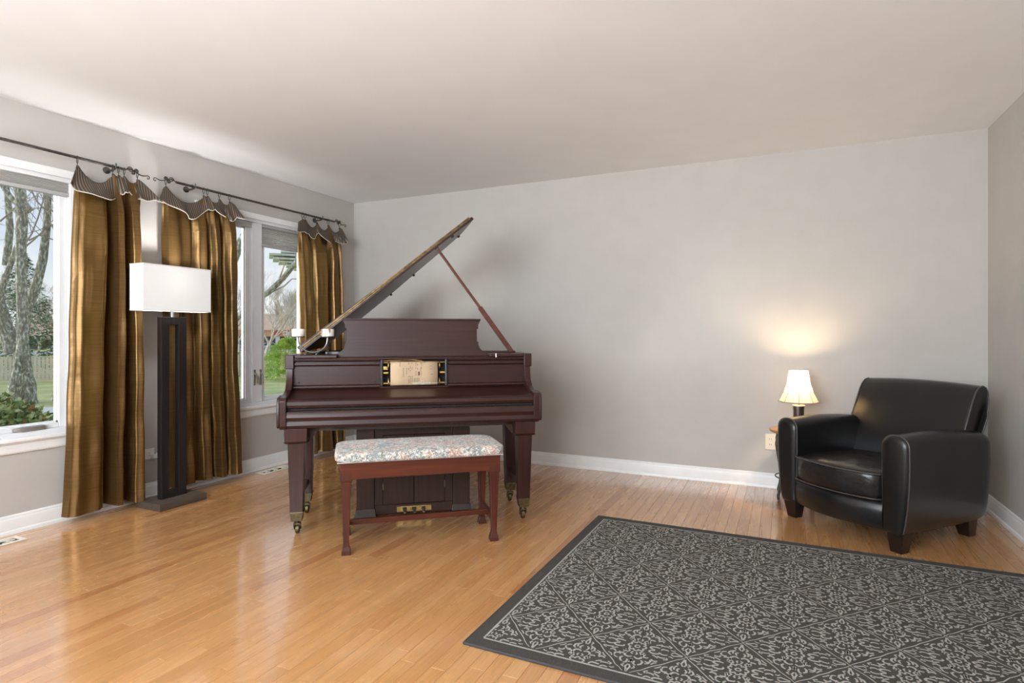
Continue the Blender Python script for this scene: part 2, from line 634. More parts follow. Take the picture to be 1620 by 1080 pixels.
def plank_bm(bm, x, y, w, l):
    g, c = .0004, .0006
    z0, z1, z2 = -.0125, -c, 0.
    r = [[(x + g, y + g, z0), (x + w - g, y + g, z0), (x + w - g, y + l - g, z0), (x + g, y + l - g, z0)],
         [(x + g, y + g, z1), (x + w - g, y + g, z1), (x + w - g, y + l - g, z1), (x + g, y + l - g, z1)],
         [(x + g + c, y + g + c, z2), (x + w - g - c, y + g + c, z2), (x + w - g - c, y + l - g - c, z2), (x + g + c, y + l - g - c, z2)]]
    R = ring_loft(bm, r, False)
    bm.faces.new(R[-1])


planks = []
W = .0596
nrow = 86
for i in range(nrow):
    y = YR - random.random() * .8
    x = XL + i * W
    while y < YB:
        l = random.choice((.38, .5, .62, .74, .86, 1.0, 1.2, .95, 1.35))
        y0, y1 = max(y, YR), min(y + l, YB)
        if YB - y1 < .12:
            y1 = YB
        if y1 - y0 > .02:
            planks.append((x, y0, y1 - y0))
        y = y1 if y1 < YB else YB + 1


def pscore(p):
    cx, cy = p[0] + W / 2, p[1] + p[2] / 2
    D = cx * Fd.x + cy * Fd.y
    if D < 1.75:
        return 0
    u = (cx * Rt.x + cy * Rt.y) / D
    if abs(u) > .93:
        return 0
    if RUG[0] < cx < RUG[2] and p[1] > RUG[1] - .1 and p[1] + p[2] < RUG[3] + .1:
        return 0
    return p[2] / D ** 3


planks.sort(key=pscore, reverse=True)
pl_mesh = {}
for k, (x, y, l) in enumerate(planks[:298]):
    key = round(l, 3)
    if key not in pl_mesh:
        bm = BM()
        plank_bm(bm, 0, 0, W, l)
        me = bpy.data.meshes.new('plank')
        bm.to_mesh(me)
        bm.free()
        me.materials.append(M_floor)
        pl_mesh[key] = me
    o = bpy.data.objects.new('plank', pl_mesh[key])
    C.objects.link(o)
    o.parent = floor
    o.location = (x, y, 0)
bm = BM()
vals = []
for x, y, l in planks[298:]:
    n0 = len(bm.faces)
    plank_bm(bm, x, y, W, l)
    vals += [random.random()] * (len(bm.faces) - n0)
o = obj('plank_field', bm, M_floor, floor, smooth=False, kind='stuff')
at_ = o.data.attributes.new('rnd', 'FLOAT', 'FACE')
at_.data.foreach_set('value', vals)

obj('ceiling', box(XL - .15, YR - .1, ZC, XR + .1, YB + .1, ZC + .12), M_ceil, smooth=False, kind='structure')

# left wall with two openings
W1 = (.86, 2.125, .53, 2.07)       # rough openings y0 y1 z0 z1
W2 = (2.97, 4.085, .53, 2.07)
bm = BM()
xw0, xw1 = XL - .15, XL
for y0, y1, z0, z1 in ((YR, W1[0], 0, ZC), (W1[1], W2[0], 0, ZC), (W2[1], YB, 0, ZC), (W1[0], W1[1], 0, W1[2]), (W1[0], W1[1], W1[3], ZC),
                       (W2[0], W2[1], 0, W2[2]), (W2[0], W2[1], W2[3], ZC)):
    bx(bm, xw0, y0, z0 - (.012 if z0 == 0 else 0), xw1, y1, z1)
bmesh.ops.remove_doubles(bm, verts=bm.verts[:], dist=.0005)
obj('wall_left', bm, M_wall, smooth=False, kind='structure')
obj('wall_back', box(XL - .15, YB, -.012, XR + .1, YB + .12, ZC), M_wall, smooth=False, kind='structure')
obj('wall_right', box(XR, YR - .1, -.012, XR + .12, YB, ZC), M_wall, smooth=False, kind='structure')
obj('wall_rear', box(XL - .15, YR - .12, -.012, XR, YR, ZC), M_wall, smooth=False, kind='structure')


def base_profile():
    # distance from wall, height
    return [(0, 0.0), (.021, 0.0), (.021, .010), (.017, .019), (.012, .022), (.012, .078), (.010, .086), (.0075, .090), (.0075, .097), (.004, .104), (0, .106)]


bp = base_profile()
bm = BM(); prism(bm, [(XL + d, z) for d, z in bp], 1, YR, YB)
obj('baseboard_left', bm, M_trim, kind='structure', ang=25)
bm = BM(); ring_loft(bm, [[(x, YB - d, z) for d, z in bp] for x in (XL, XR)])
obj('baseboard_back', bm, M_trim, kind='structure', ang=25)
bm = BM(); ring_loft(bm, [[(XR - d, y, z) for d, z in bp] for y in (YR, YB)])
obj('baseboard_right', bm, M_trim, kind='structure', ang=25)


# ================================================================== WINDOWS
def window(name, op, sashes, mull=None):
    y0, y1, z0, z1 = op
    fr = BM()
    # frame lining the opening
    t = .032
    bx(fr, XL - .14, y0, z0, XL - .002, y0 + t, z1)
    bx(fr, XL - .14, y1 - t, z0, XL - .002, y1, z1)
    bx(fr, XL - .14, y0 + t, z0, XL - .002, y1 - t, z0 + t)
    bx(fr, XL - .14, y0 + t, z1 - .03, XL - .002, y1 - t, z1)
    w = obj(name, fr, M_vinyl, smooth=False, bevel=.002, kind='structure')
    # interior casing
    c = BM()
    cw = .062
    bx(c, XL, y0 - cw + .01, z0 - .0, XL + .016, y0 + .012, z1 + cw - .02)
    bx(c, XL, y1 - .012, z0 - .0, XL + .016, y1 + cw - .01, z1 + cw - .02)
    bx(c, XL, y0 + .012, z1 - .006, XL + .016, y1 - .012, z1 + cw - .02)
    obj('casing', c, M_trim, w, smooth=False, bevel=.004)
    s = BM()
    bx(s, XL + .0005, y0 - .058, z0 - .016, XL + .040, y1 + .058, z0 + .006)
    obj('stool', s, M_trim, w, smooth=False, bevel=.005)
    a = BM()
    prism(a, [(XL, z0 - .080), (XL + .012, z0 - .080), (XL + .016, z0 - .07), (XL + .016, z0 - .03), (XL + .024, z0 - .022), (XL + .024, z0 - .016), (XL, z0 - .016)],
          1, y0 - .05, y1 + .05)
    obj('apron', a, M_trim, w, smooth=False)
    for (a0, a1) in sashes:
        sb = BM()
        f = .045
        xa, xb = XL - .085, XL - .035
        b0, b1 = z0 + .032, z1 - .03
        for q in ((a0, a0 + f, b0, b1), (a1 - f, a1, b0, b1), (a0 + f, a1 - f, b0, b0 + .03), (a0 + f, a1 - f, b1 - f, b1)):
            bx(sb, xa, q[0], q[2], xb, q[1], q[3])
        sash = obj('sash', sb, M_vinyl, w, smooth=False, bevel=.004)
        st = BM()
        for q in ((a0 + f, a0 + f + .009, b0 + .03, b1 - f), (a1 - f - .009, a1 - f, b0 + .03, b1 - f), (a0 + f, a1 - f, b0 + .03, b0 + .038), (a0 + f, a1 - f, b1 - f - .008, b1 - f)):
            bx(st, xa + .01, q[0], q[2], xb - .014, q[1], q[3])
        obj('glazing_bead', st, M_vinyl, sash, smooth=False)
        g = BM()
        bx(g, XL - .062, a0 + f, b0 + .03, XL - .058, a1 - f, b1 - f)
        obj('pane', g, M_glass, sash, smooth=False)
    if mull:
        m = BM()
        bx(m, XL - .14, mull[0], z0 + t, XL - .012, mull[1], z1 - .03)
        obj('mullion', m, M_vinyl, w, smooth=False, bevel=.003)
    return w


w1 = window('window_1', W1, [(.892, 2.093)])
w2 = window('window_2', W2, [(3.002, 3.445), (3.545, 4.053)], (3.445, 3.545))


def crank(parent, y, z):
    bm = BM()
    pts = []
    # folded operator cover
    ring_loft(bm, [[(XL - .034 + .0, y - .085, z - .010), (XL - .018, y - .085, z - .010), (XL - .018, y - .085, z + .006), (XL - .034, y - .085, z + .006)],
                   [(XL - .034, y - .045, z - .016), (XL + .004, y - .045, z - .014), (XL + .002, y - .045, z + .012), (XL - .034, y - .045, z + .014)],
                   [(XL - .034, y + .06, z - .014), (XL + .004, y + .06, z - .012), (XL + .002, y + .06, z + .013), (XL - .034, y + .06, z + .015)],
                   [(XL - .034, y + .085, z - .008), (XL - .02, y + .085, z - .006), (XL - .02, y + .085, z + .006), (XL - .034, y + .085, z + .008)]])
    obj('crank_cover', bm, mat('taupe_metal', (.30, .27, .24), .35, .7), parent, bevel=.003, label='taupe folded crank cover')


crank(w1, 1.895, .575)
crank(w2, 3.24, .575)
for yy in (3.465, 3.525):     # sash locks on the mullion
    bm = BM()
    lathe(bm, [(.0, -.012), (.016, -.012), (.017, -.004), (.014, .002), (0, .003)], 16, (XL, yy, .79), axis=0)
    bm2 = BM()
    bx(bm2, XL - .012, yy - .011, .70, XL - .006, yy + .011, .83)
    lk = obj('lock_plate', bm2, mat('lock_metal', (.40, .36, .32), .35, .8), w2, bevel=.004)
    bm.free()
    bm = BM()
    tube(bm, [(XL - .008, yy, .80), (XL + .012, yy, .79), (XL + .02, yy + .004, .75), (XL + .014, yy + .008, .715)], [.008, .008, .007, .006], 8)
    obj('lever', bm, mat('lock_metal', (.4, .36, .32), .35, .8), lk)


def shade(label, y0, y1, ztop, zbot, n, name='cellular_shade'):
    t = thing(name, label, 'window shade', (XL - .02, (y0 + y1) / 2, zbot))
    h = ztop - zbot
    hw = (y1 - y0) / 2
    bm = BM()
    bx(bm, -.03, -hw, h - .022, .012, hw, h)
    obj('head_rail', bm, M_rail, t, smooth=False, bevel=.003)
    bm = BM()
    bx(bm, -.024, -hw, 0, .008, hw, .022)
    obj('bottom_rail', bm, M_rail, t, smooth=False, bevel=.003)
    bm = BM()
    pts = []
    zs = [lerp(.022, h - .022, k / (2 * n)) for k in range(2 * n + 1)]
    front = [(-.004 if k % 2 == 0 else .006, z) for k, z in enumerate(zs)]
    back = [(-.014 if k % 2 == 0 else -.024, z) for k, z in enumerate(zs)][::-1]
    prism(bm, front + back, 1, -hw + .002, hw - .002)
    obj('pleated_fabric', bm, M_cell, t, smooth=False)
    return t


shade('raised grey pleated shade stacked at the top of the left window', .895, 2.090, 2.068, 1.958, 7)
shade('thin raised pleated shade above the narrow left casement of the second window', 3.005, 3.442, 2.038, 1.995, 3)
shade('half-lowered pale pleated shade over the right casement of the second window', 3.548, 4.05, 2.038, 1.856, 9)

# ================================================================== CURTAIN RODS
XRod, ZRod = XL + .085, 2.185


def scroll(bm, y, sgn, r=.0045):
    # S shaped leaf scroll finial in the plane of the rod
    pts = []
    for k in range(22):
        t = k / 21
        pts.append((XRod, y + sgn * (.15 * t), ZRod + .012 * math.sin(t * 2 * PI) * (1 - t * .2) - .004 * t))
    e = pts[-1]
    for k in range(1, 12):
        a = k / 11 * 1.6 * PI
        rr = .014 * (1 - k / 16)
        pts.append((XRod, e[1] - sgn * (.0 - rr * math.sin(a) * .9), e[2] - .014 + rr * math.cos(a)))
    tube(bm, pts, [r * (1.1 - .5 * i / len(pts)) for i in range(len(pts))], 7)
    for (cy, R, up) in ((.035, .020, 1), (.075, .015, 1), (.055, .013, -1)):
        q = []
        for k in range(20):
            a = k / 19 * 3.2 * PI
            rr = R * (1 - k / 24)
            q.append((XRod, y + sgn * (cy + rr * math.cos(a + PI)), ZRod + up * (.008 + rr * math.sin(a) * .9)))
        tube(bm, q, .0034, 6)


def rod(label, y0, y1, left_fin, right_fin, brs):
    t = thing('curtain_rod', label, 'curtain rod', (XRod, (y0 + y1) / 2, ZRod))
    inv = Matrix.Translation(-Vector(t.location))
    bm = BM()
    tube(bm, [(XRod, y0, ZRod), (XRod, y1, ZRod)], .0085, 12)
    bm.transform(inv); obj('pole', bm, M_iron, t)
    for flag, y, s in ((left_fin, y0, -1), (right_fin, y1, 1)):
        if flag:
            bm = BM()
            scroll(bm, y, s)
            bm.transform(inv); obj('finial', bm, M_iron, t)
    for y in brs:
        bm = BM()
        lathe(bm, [(0, 0), (.022, 0), (.022, .006), (.010, .012), (.006, .014)], 16, (XL, y, ZRod - .012), axis=0)
        tube(bm, [(XL + .01, y, ZRod - .012), (XL + .05, y, ZRod - .018), (XRod, y, ZRod - .014)], .006, 8)
        tube(bm, [(XRod - .016, y, ZRod + .016), (XRod - .018, y, ZRod), (XRod - .012, y, ZRod - .012), (XRod, y, ZRod - .015), (XRod + .012, y, ZRod - .012), (XRod + .018, y, ZRod), (XRod + .016, y, ZRod + .02)], .0045, 7)
        bm.transform(inv); obj('bracket', bm, M_iron, t)
    return t


rod('dark iron curtain rod above the left window, running out of the frame', .60, 2.365, 1, 1, (.75, 2.30))
rod('dark iron curtain rod with scroll ends above the second window', 2.715, 4.30, 1, 1, (2.85, 4.13))


# ================================================================== CURTAINS
def crand(seed):
    return random.Random(seed)


def curtain(label, yt, yb, zb, depth, rings, seed, topdrop, midw=None, flare=(.0, .0), nring=None):
    """yt / yb: y range at top and bottom; depth: fold table; rings: ring y's"""
    rn = crand(seed)
    t = thing('curtain', label, 'curtain', (XRod, (yt[0] + yt[1]) / 2, zb))
    ox, oy, oz = t.location
    ph = [rn.random() * 6.28 for _ in range(8)]
    wob = [(rn.uniform(-.5, .5), rn.uniform(6, 13)) for _ in range(4)]

    def ztop(y):
        z = 2.03
        best = 1
        rs = sorted(rings)
        if y <= rs[0]:
            z = 2.135 - (rs[0] - y) * .6
        elif y >= rs[-1]:
            z = 2.135 - (y - rs[-1]) * topdrop
        else:
            for a, b in zip(rs, rs[1:]):
                if a <= y <= b:
                    s = (y - a) / (b - a)
                    z = 2.135 - min(.085, (b - a) * .40) * math.sin(PI * s) ** .8
        return z

    def yy(u, v):
        return lerp(lerp(yb[0], yb[1], u), lerp(yt[0], yt[1], u), v ** .9) + (interp(midw, v) * (u - .5) if midw else 0)

    def surf(u, v):
        d = interp(depth, u)
        # folds narrow and wander slightly with height
        amp = .056 + .018 * (1 - v)
        sway = .10 * math.sin(3.1 * v + ph[0] + 2.0 * u) * .12
        y = yy(min(1, max(0, u + sway * math.sin(PI * u) * .6)), v)
        z0 = zb + .006 * math.sin(9 * u + ph[1])
        z = lerp(z0, ztop(y) - .004, v)
        x = XRod + .018 + d * amp * (.55 + .45 * min(1, (1 - v) * 5 + .2))
        x += .0045 * math.sin(17 * v + 5 * u + ph[2]) * math.sin(11 * u + 4 * v + ph[3])
        x += .006 * math.sin(7 * v + 9 * u + ph[4]) * (1 - abs(2 * u - 1)) + .003 * math.sin(31 * v - 13 * u + ph[5])
        x = max(x, XL + .026)
        if v > .9:
            x = lerp(x, XRod, (v - .9) * 6)
        y += .005 * math.sin(6 * v + 8 * u + ph[6]) + .006 * d * math.sin(4 * v + ph[7])
        return (x - ox, y - oy, z - oz)
    bm = BM()
    grid(bm, 110, 90, surf)
    obj('panel', bm, M_curt, t, ang=80, norm=False)
    # dark lining strip along the far edges
    bm = BM()

    def edge(u, v):
        a = surf(1.0, v * .985)
        return (a[0] - .004 - .012 * u, a[1] - .0 - .03 * u + .004, a[2])
    grid(bm, 3, 60, edge)
    obj('side_hem', bm, mat('dark_bronze_hem', (.10, .065, .035), .5, .3), t, ang=80, norm=False)
    # bottom hem seam
    # folded heading flap
    H = .125

    def flap(u, v):
        y = yy(u, 1)
        zt = ztop(y)
        near = min(abs(y - r) for r in rings)
        out = .012 + .05 * v * (1 - .4 * math.cos(near * 40)) * (1 + flare[0] * (u > .8))
        k = math.sin(u * 13 + ph[0]) * .5 + .5
        zz = zt - H * v * (.78 + .22 * k) + .004
        xx = XRod + out + .020 * math.sin(u * 17 + ph[1]) * v
        yyv = y + .022 * v * math.sin(u * 12 + ph[2]) + (u - .5) * .07 * v * (1 + flare[1])
        return (xx - ox, yyv - oy, zz - oz)
    bm = BM()
    V = grid(bm, 90, 8, flap)
    hd = obj('heading_flap', bm, M_stripe, t, ang=70, solid=.003, norm=False, label='striped brown heading flap')
    bm = BM()
    tube(bm, [flap(i / 60, 1.0) for i in range(61)], .0028, 5)
    obj('braid_edge', bm, M_cream, hd)
    return t, ztop


RING = None


def curtain_ring(y, z, label, grp):
    global RING
    if RING is None:
        t = thing('curtain_ring', label, 'curtain ring', (XRod, y, ZRod), 0, grp)
        bm = BM()
        torus(bm, (0, 0, -.012), .0215, .0024, axis=0, seg=20, s2=6)
        obj('hoop', bm, M_iron, t)
        bm = BM()
        tube(bm, [(0, 0, -.034), (0, 0, -.048)], .002, 6)
        bx(bm, -.005, -.005, -.064, .005, .005, -.046)
        obj('clip', bm, M_iron, t)
        RING = t
        t.rotation_euler = (0, 0, rad(70))
        return t
    o = copy_tree(RING)
    o.location = (XRod, y, ZRod)
    o['label'] = label
    o['group'] = grp
    return o


sets = [
    ('bronze taffeta curtain panel at the right side of the left window', (2.075, 2.475), (2.0, 2.51), .045,
     [(0, -.35), (.03, .25), (.10, .55), (.22, .35), (.34, .5), (.41, .2), (.445, -1.2), (.50, -1.3), (.545, .9), (.60, 1.0), (.645, .5), (.675, -1.0), (.72, -.3), (.76, .95),
      (.84, 1.15), (.905, .4), (.935, -.9), (1, -1.1)],
     [2.085, 2.29, 2.325, 2.36, 2.445], 3, .5, 'left curtain', (.6, .8)),
    ('bronze taffeta curtain panel behind the floor lamp, left of the second window', (2.615, 3.19), (2.66, 3.245), .06,
     [(0, -.6), (.03, .3), (.12, .55), (.22, .1), (.30, .3), (.36, -.3), (.42, .45), (.50, .7), (.55, -.6), (.60, .1), (.64, .9), (.70, .75), (.745, -.7), (.79, .2), (.84, 1.0),
      (.92, .9), (.97, -.2), (1, -.9)],
     [2.64, 2.93, 2.96, 3.06, 3.15], 11, .6, 'middle curtain', (.2, .3)),
    ('bronze taffeta curtain panel in the far corner behind the piano', (3.84, 4.40), (3.93, 4.43), .05,
     [(0, -.5), (.04, .35), (.14, .8), (.22, .45), (.27, .0), (.33, .55), (.43, .9), (.52, .75), (.575, -.9), (.62, -.2), (.68, .75), (.78, .8), (.86, .1), (.91, .6), (.96, -.2), (1, -.9)],
     [3.90, 3.93, 4.07, 4.22, 4.37], 23, .5, 'far corner curtain', (.3, .6)),
]
ordn = ['leftmost', 'second', 'third', 'fourth', 'rightmost']
for lab, yt, yb_, zb, dep, rings, seed, td, nm, fl_ in sets:
    t, zf = curtain(lab, yt, yb_, zb, dep, rings, seed, td, None, fl_)
    for k, y in enumerate(rings):
        curtain_ring(y, ZRod, '%s of the five dark clip rings holding the %s' % (ordn[k], nm), 'clip rings of the ' + nm)

# ================================================================== WALL PLATES, VENTS
def plate(name, label, cat, loc, rotz, kind, m=M_plastic, horiz=False):
    t = thing(name, label, cat, loc, rotz)      # local: plate faces -y, wall at y=0
    w, h = (.117, .073) if horiz else (.073, .117)
    bm = BM()
    bx(bm, -w / 2, -.006, -h / 2, w / 2, 0, h / 2)
    obj('cover_plate', bm, m, t, smooth=False, bevel=.003)
    if kind == 'outlet':
        for s in (-1, 1):
            bm = BM()
            cx, cz = (s * .020, 0) if horiz else (0, s * .020)
            lathe(bm, [(0, -.0085), (.0155, -.0085), (.0165, -.005)], 20, (cx, 0, cz), axis=1)
            rc = obj('receptacle', bm, m, t)
            bm = BM()
            for q in (-.006, .006):
                if horiz:
                    bx(bm, cx - .005, -.0092, cz + q - .0012, cx + .005, -.0084, cz + q + .0012)
                else:
                    bx(bm, cx + q - .0012, -.0092, cz - .004, cx + q + .0012, -.0084, cz + .005)
            obj('slot', bm, M_gap, rc, smooth=False)
    else:
        bm = BM()
        bx(bm, -.006, -.008, -.012, .006, -.005, .012)
        ring_loft(bm, [[(-.004, -.008, -.004), (.004, -.008, -.004), (.004, -.008, .006), (-.004, -.008, .006)],
                       [(-.0035, -.019, -.012), (.0035, -.019, -.012), (.0035, -.019, -.006), (-.0035, -.019, -.006)]])
        obj('toggle', bm, m, t, smooth=False, bevel=.001)
    return t


plate('wall_outlet', 'white horizontal outlet plate on the window wall beside the left curtain', 'outlet', (XL, 2.555, .303), rad(90), 'outlet', horiz=True)
plate('wall_switch', 'white plate with a small toggle seen through the open lamp frame', 'switch', (XL, 2.732, .36), rad(90), 'switch')
plate('wall_outlet', 'ivory outlet plate on the back wall behind the side table', 'outlet', (-.094, YB, .335), 0, 'outlet', M_ivory)
# plug with paper tag and lamp cord
t = thing('lamp_plug', 'white plug with a white paper tag pushed into the outlet beside the left curtain', 'plug', (XL + .02, 2.60, .285))
bm = BM(); bx(bm, -.014, -.016, -.012, .022, .016, .012)
obj('plug_body', bm, M_plastic, t, smooth=False, bevel=.004)
bm = BM()
grid(bm, 8, 4, lambda u, v: (.02 + .008 * math.sin(u * 5), .0 + .085 * u, -.012 + .035 * v + .008 * u))
obj('paper_tag', bm, M_plastic, t, solid=.0008, norm=False)
bm = BM()
pts = [(.01, 0, -.01), (.012, .01, -.06), (.008, .025, -.12), (.01, .05, -.19), (.03, .09, -.255), (.09, .13, -.274), (.14, .16, -.276), (.10, .22, -.277), (.04, .2, -.277), (.07, .14, -.275), (.13, .12, -.24)]
tube(bm, pts, .0022, 6)
obj('cord', bm, mat('clear_cord', (.55, .50, .42), .25), t, label='pale coiled lamp cord')


def vent(label, x, y, l=.30, w=.115):
    t = thing('floor_vent', label, 'floor vent', (x, y, 0))
    bm = BM()
    z = .0005
    h = .005
    b = .024
    bx(bm, -w / 2, -l / 2, z, w / 2, -l / 2 + b, h)
    bx(bm, -w / 2, l / 2 - b, z, w / 2, l / 2, h)
    bx(bm, -w / 2, -l / 2 + b, z, -w / 2 + b, l / 2 - b, h)
    bx(bm, w / 2 - b, -l / 2 + b, z, w / 2, l / 2 - b, h)
    obj('frame', bm, M_vent, t, smooth=False, bevel=.0015)
    bm = BM(); bx(bm, -w / 2 + b, -l / 2 + b, .0002, w / 2 - b, l / 2 - b, .0012)
    obj('duct_opening', bm, M_gap, t, smooth=False)
    bm = BM()
    n = 3
    for k in range(n):          # cast scroll pattern
        cy = lerp(-l / 2 + b, l / 2 - b, (k + .5) / n)
        for s in (-1, 1):
            q = [(s * (.004 + .018 * math.sin(a * .5)), cy + .032 * math.cos(a), .003) for a in [j * PI / 8 for j in range(9)]]
            tube(bm, q, .0028, 5)
            q = [(s * (.016 + .009 * math.cos(a)), cy + .011 * math.sin(a), .003) for a in [j * PI / 5 for j in range(9)]]
            tube(bm, q, .0022, 5)
        torus(bm, (0, cy, .003), .007, .0022, axis=2, seg=12, s2=5)
    obj('scroll_grille', bm, M_vent, t)
    return t


vent('ivory cast floor vent by the wall at the left edge of the floor', -3.812, 1.63)
vent('ivory floor vent on the floor behind the left piano legs', -3.82, 3.55)

# ================================================================== RUG
rx0, ry0, rx1, ry1 = RUG
t = thing('area_rug', 'dark grey rug with pale scrollwork pattern and thin border line', 'rug', ((rx0 + rx1) / 2, (ry0 + ry1) / 2, 0), rad(-.6))
hw, hh = (rx1 - rx0) / 2, (ry1 - ry0) / 2
bm = BM(); bx(bm, -hw, -hh, .0005, hw, hh, .009)
obj('pile', bm, M_rugd, t, smooth=False, bevel=.004)
# bound edge
bm = BM()
tube(bm, [(-hw, -hh, .005), (hw, -hh, .005), (hw, hh, .005), (-hw, hh, .005), (-hw, -hh, .005)], .0055, 6)
obj('binding', bm, mat('rug_binding', (.045, .045, .048), .9), t)
ZP = .0096


def ribbon(bm, pts, w):
    n = len(pts)
    prev = None
    for i, p in enumerate(pts):
        a = pts[max(0, i - 1)]
        b = pts[min(n - 1, i + 1)]
        dx, dy = b[0] - a[0], b[1] - a[1]
        L_ = math.hypot(dx, dy) or 1
        ww = 1.25 * w * (.6 + .4 * math.sin(PI * (i + .6) / (n + .2)))
        nx, ny = -dy / L_ * ww / 2, dx / L_ * ww / 2
        cur = (bm.verts.new((p[0] + nx, p[1] + ny, ZP)), bm.verts.new((p[0] - nx, p[1] - ny, ZP)))
        if prev:
            bm.faces.new((prev[0], prev[1], cur[1], cur[0]))
        prev = cur


def rug_strokes():
    S = []

    def arc(cx, cy, rx_, ry_, a0, a1, n=7, w=.0062):
        S.append(([(cx + rx_ * math.cos(a0 + (a1 - a0) * k / n), cy + ry_ * math.sin(a0 + (a1 - a0) * k / n)) for k in range(n + 1)], w))
    # rosette
    for k in range(8):
        a = k * PI / 4
        arc(.0235 * math.cos(a), .0235 * math.sin(a), .0085, .0085, a - 2.1, a + 2.1, 6, .0055)
    arc(0, 0, .009, .009, 0, 2 * PI, 8, .005)
    for s in (-1, 1):
        # C scroll pairs above and below
        for q in (-1, 1):
            arc(q * .016, s * .062, .014, .017, s * (-1.2) if q > 0 else PI - s * (-1.2), s * 2.6 if q > 0 else PI - s * 2.6, 8, .0066)
            arc(q * .007, s * .098, .008, .011, s * PI * .5, s * PI * .5 - q * 2.8, 6, .0055)
            arc(q * .019, s * .106, .007, .014, s * PI * .5 + q * .4, s * PI * .5 - q * 2.4, 6, .0055)
            S.append(([(q * .002, s * .125), (q * .008, s * .140), (q * .003, s * .156), (q * .001, s * .172)], .0052))
            # side leaf scrolls
            arc(s * .062, q * .013, .018, .010, PI * .2, PI * 1.5 if q > 0 else -PI * 1.5, 8, .0066)
            arc(s * .095, q * .011, .012, .007, q * .3, q * 3.4, 6, .0055)
            arc(s * .092, q * .032, .014, .008, PI if s > 0 else 0, (PI if s > 0 else 0) + (2.6 if s * q < 0 else -2.6), 6, .0055)
            S.append(([(s * .118, q * .004), (s * .128, q * .012), (s * .141, q * .006), (s * .156, q * .002)], .0052))
            # diagonal acanthus
            arc(s * .042, q * .050, .013, .013, (PI / 4 if s * q > 0 else -PI / 4) + (0 if s > 0 else PI), (PI / 4 if s * q > 0 else -PI / 4) + (0 if s > 0 else PI) + s * q * 3.6, 7, .0066)
            arc(s * .052, q * .078, .011, .010, q * 2.4, q * 2.4 - s * q * 3.3, 6, .006)
            arc(s * .073, q * .062, .010, .009, q * .2, q * .2 + s * q * 3.0, 6, .006)
            S.append(([(s * .030, q * .034), (s * .036, q * .043), (s * .034, q * .053)], .006))
            S.append(([(s * .030, q * .085), (s * .038, q * .094), (s * .035, q * .108), (s * .026, q * .116)], .006))
            S.append(([(s * .100, q * .050), (s * .112, q * .043), (s * .108, q * .034)], .0055))
            S.append(([(s * .020, q * .045), (s * .018, q * .038), (s * .026, q * .028)], .005))
            S.append(([(s * .060, q * .034), (s * .070, q * .040), (s * .080, q * .046)], .0055))
            S.append(([(s * .046, q * .100), (s * .056, q * .096), (s * .062, q * .088)], .005))
            S.append(([(s * .016, q * .128), (s * .022, q * .138), (s * .014, q * .146)], .005))
            S.append(([(s * .084, q * .076), (s * .074, q * .084), (s * .066, q * .096)], .0045))
            S.append(([(s * .128, q * .026), (s * .120, q * .020), (s * .112, q * .022)], .0045))
            S.append(([(s * .006, q * .040), (s * .010, q * .050), (s * .004, q * .056)], .005))
    # lattice lines, a quarter of the diamond each
    for s in (-1, 1):
        for q in (-1, 1):
            pts = [(s * lerp(.170, .0, k / 12) + s * .0012 * math.sin(k * 1.6), q * lerp(.0, .190, k / 12) + q * .0012 * math.sin(k * 1.6)) for k in range(13)]
            if s > 0:
                S.append((pts, .0034))
    return S


ST = rug_strokes()
bm = BM()
bxw, byw = hw - .053, hh - .055
oxr, oyr = -.806 - t.location.x, 3.204 - t.location.y
rr = random.Random(5)
for i in range(-3, 9):
    for j in range(-7, 4):
        for off in (0, 1):
            cx = oxr + i * .336 + off * .168
            cy = oyr + j * .376 + off * .188
            for pts, w in ST:
                q = [(cx + p[0] + rr.uniform(-.0012, .0012), cy + p[1] + rr.uniform(-.0012, .0012)) for p in pts]
                q = [p for p in q if abs(p[0]) < bxw - .006 and abs(p[1]) < byw - .006]
                if len(q) > 1:
                    ribbon(bm, q, w)
obj('scroll_pattern', bm, M_rugl, t, smooth=False, kind='stuff', label='pale raised scrollwork', norm=False)
bm = BM()
for a, b in (((-bxw, -byw), (bxw, -byw)), ((bxw, -byw), (bxw, byw)), ((bxw, byw), (-bxw, byw)), ((-bxw, byw), (-bxw, -byw))):
    dx, dy = (.004, 0) if a[0] == b[0] else (0, .004)
    vs = [bm.verts.new((a[0] - dx, a[1] - dy, ZP + .0002)), bm.verts.new((b[0] - dx, b[1] - dy, ZP + .0002)), bm.verts.new((b[0] + dx, b[1] + dy, ZP + .0002)), bm.verts.new((a[0] + dx, a[1] + dy, ZP + .0002))]
    bm.faces.new(vs)
obj('border_line', bm, M_rugl, t, smooth=False)

# ================================================================== PLAYER GRAND PIANO
PW = 1.468
pn = thing('player_piano', 'dark mahogany baby grand player piano with raised lid and closed keyboard cover', 'piano', (-2.506, 2.362, 0), rad(37))
# outer rim follows the curved outline of the case
RIMP = [(.03, .50), (.03, 1.62), (.06, 1.72), (.14, 1.78), (.30, 1.80), (.52, 1.79), (.68, 1.72), (.80, 1.60), (.92, 1.46), (1.08, 1.32), (1.25, 1.20), (1.38, 1.06), (1.45, .92), (1.47, .75), (1.47, .50)]


def offset_path(pts, d):
    out = []
    for i, p in enumerate(pts):
        a = pts[max(0, i - 1)]; b = pts[min(len(pts) - 1, i + 1)]
        tx, ty = b[0] - a[0], b[1] - a[1]
        L_ = math.hypot(tx, ty)
        out.append((p[0] + ty / L_ * d, p[1] - tx / L_ * d))
    return out


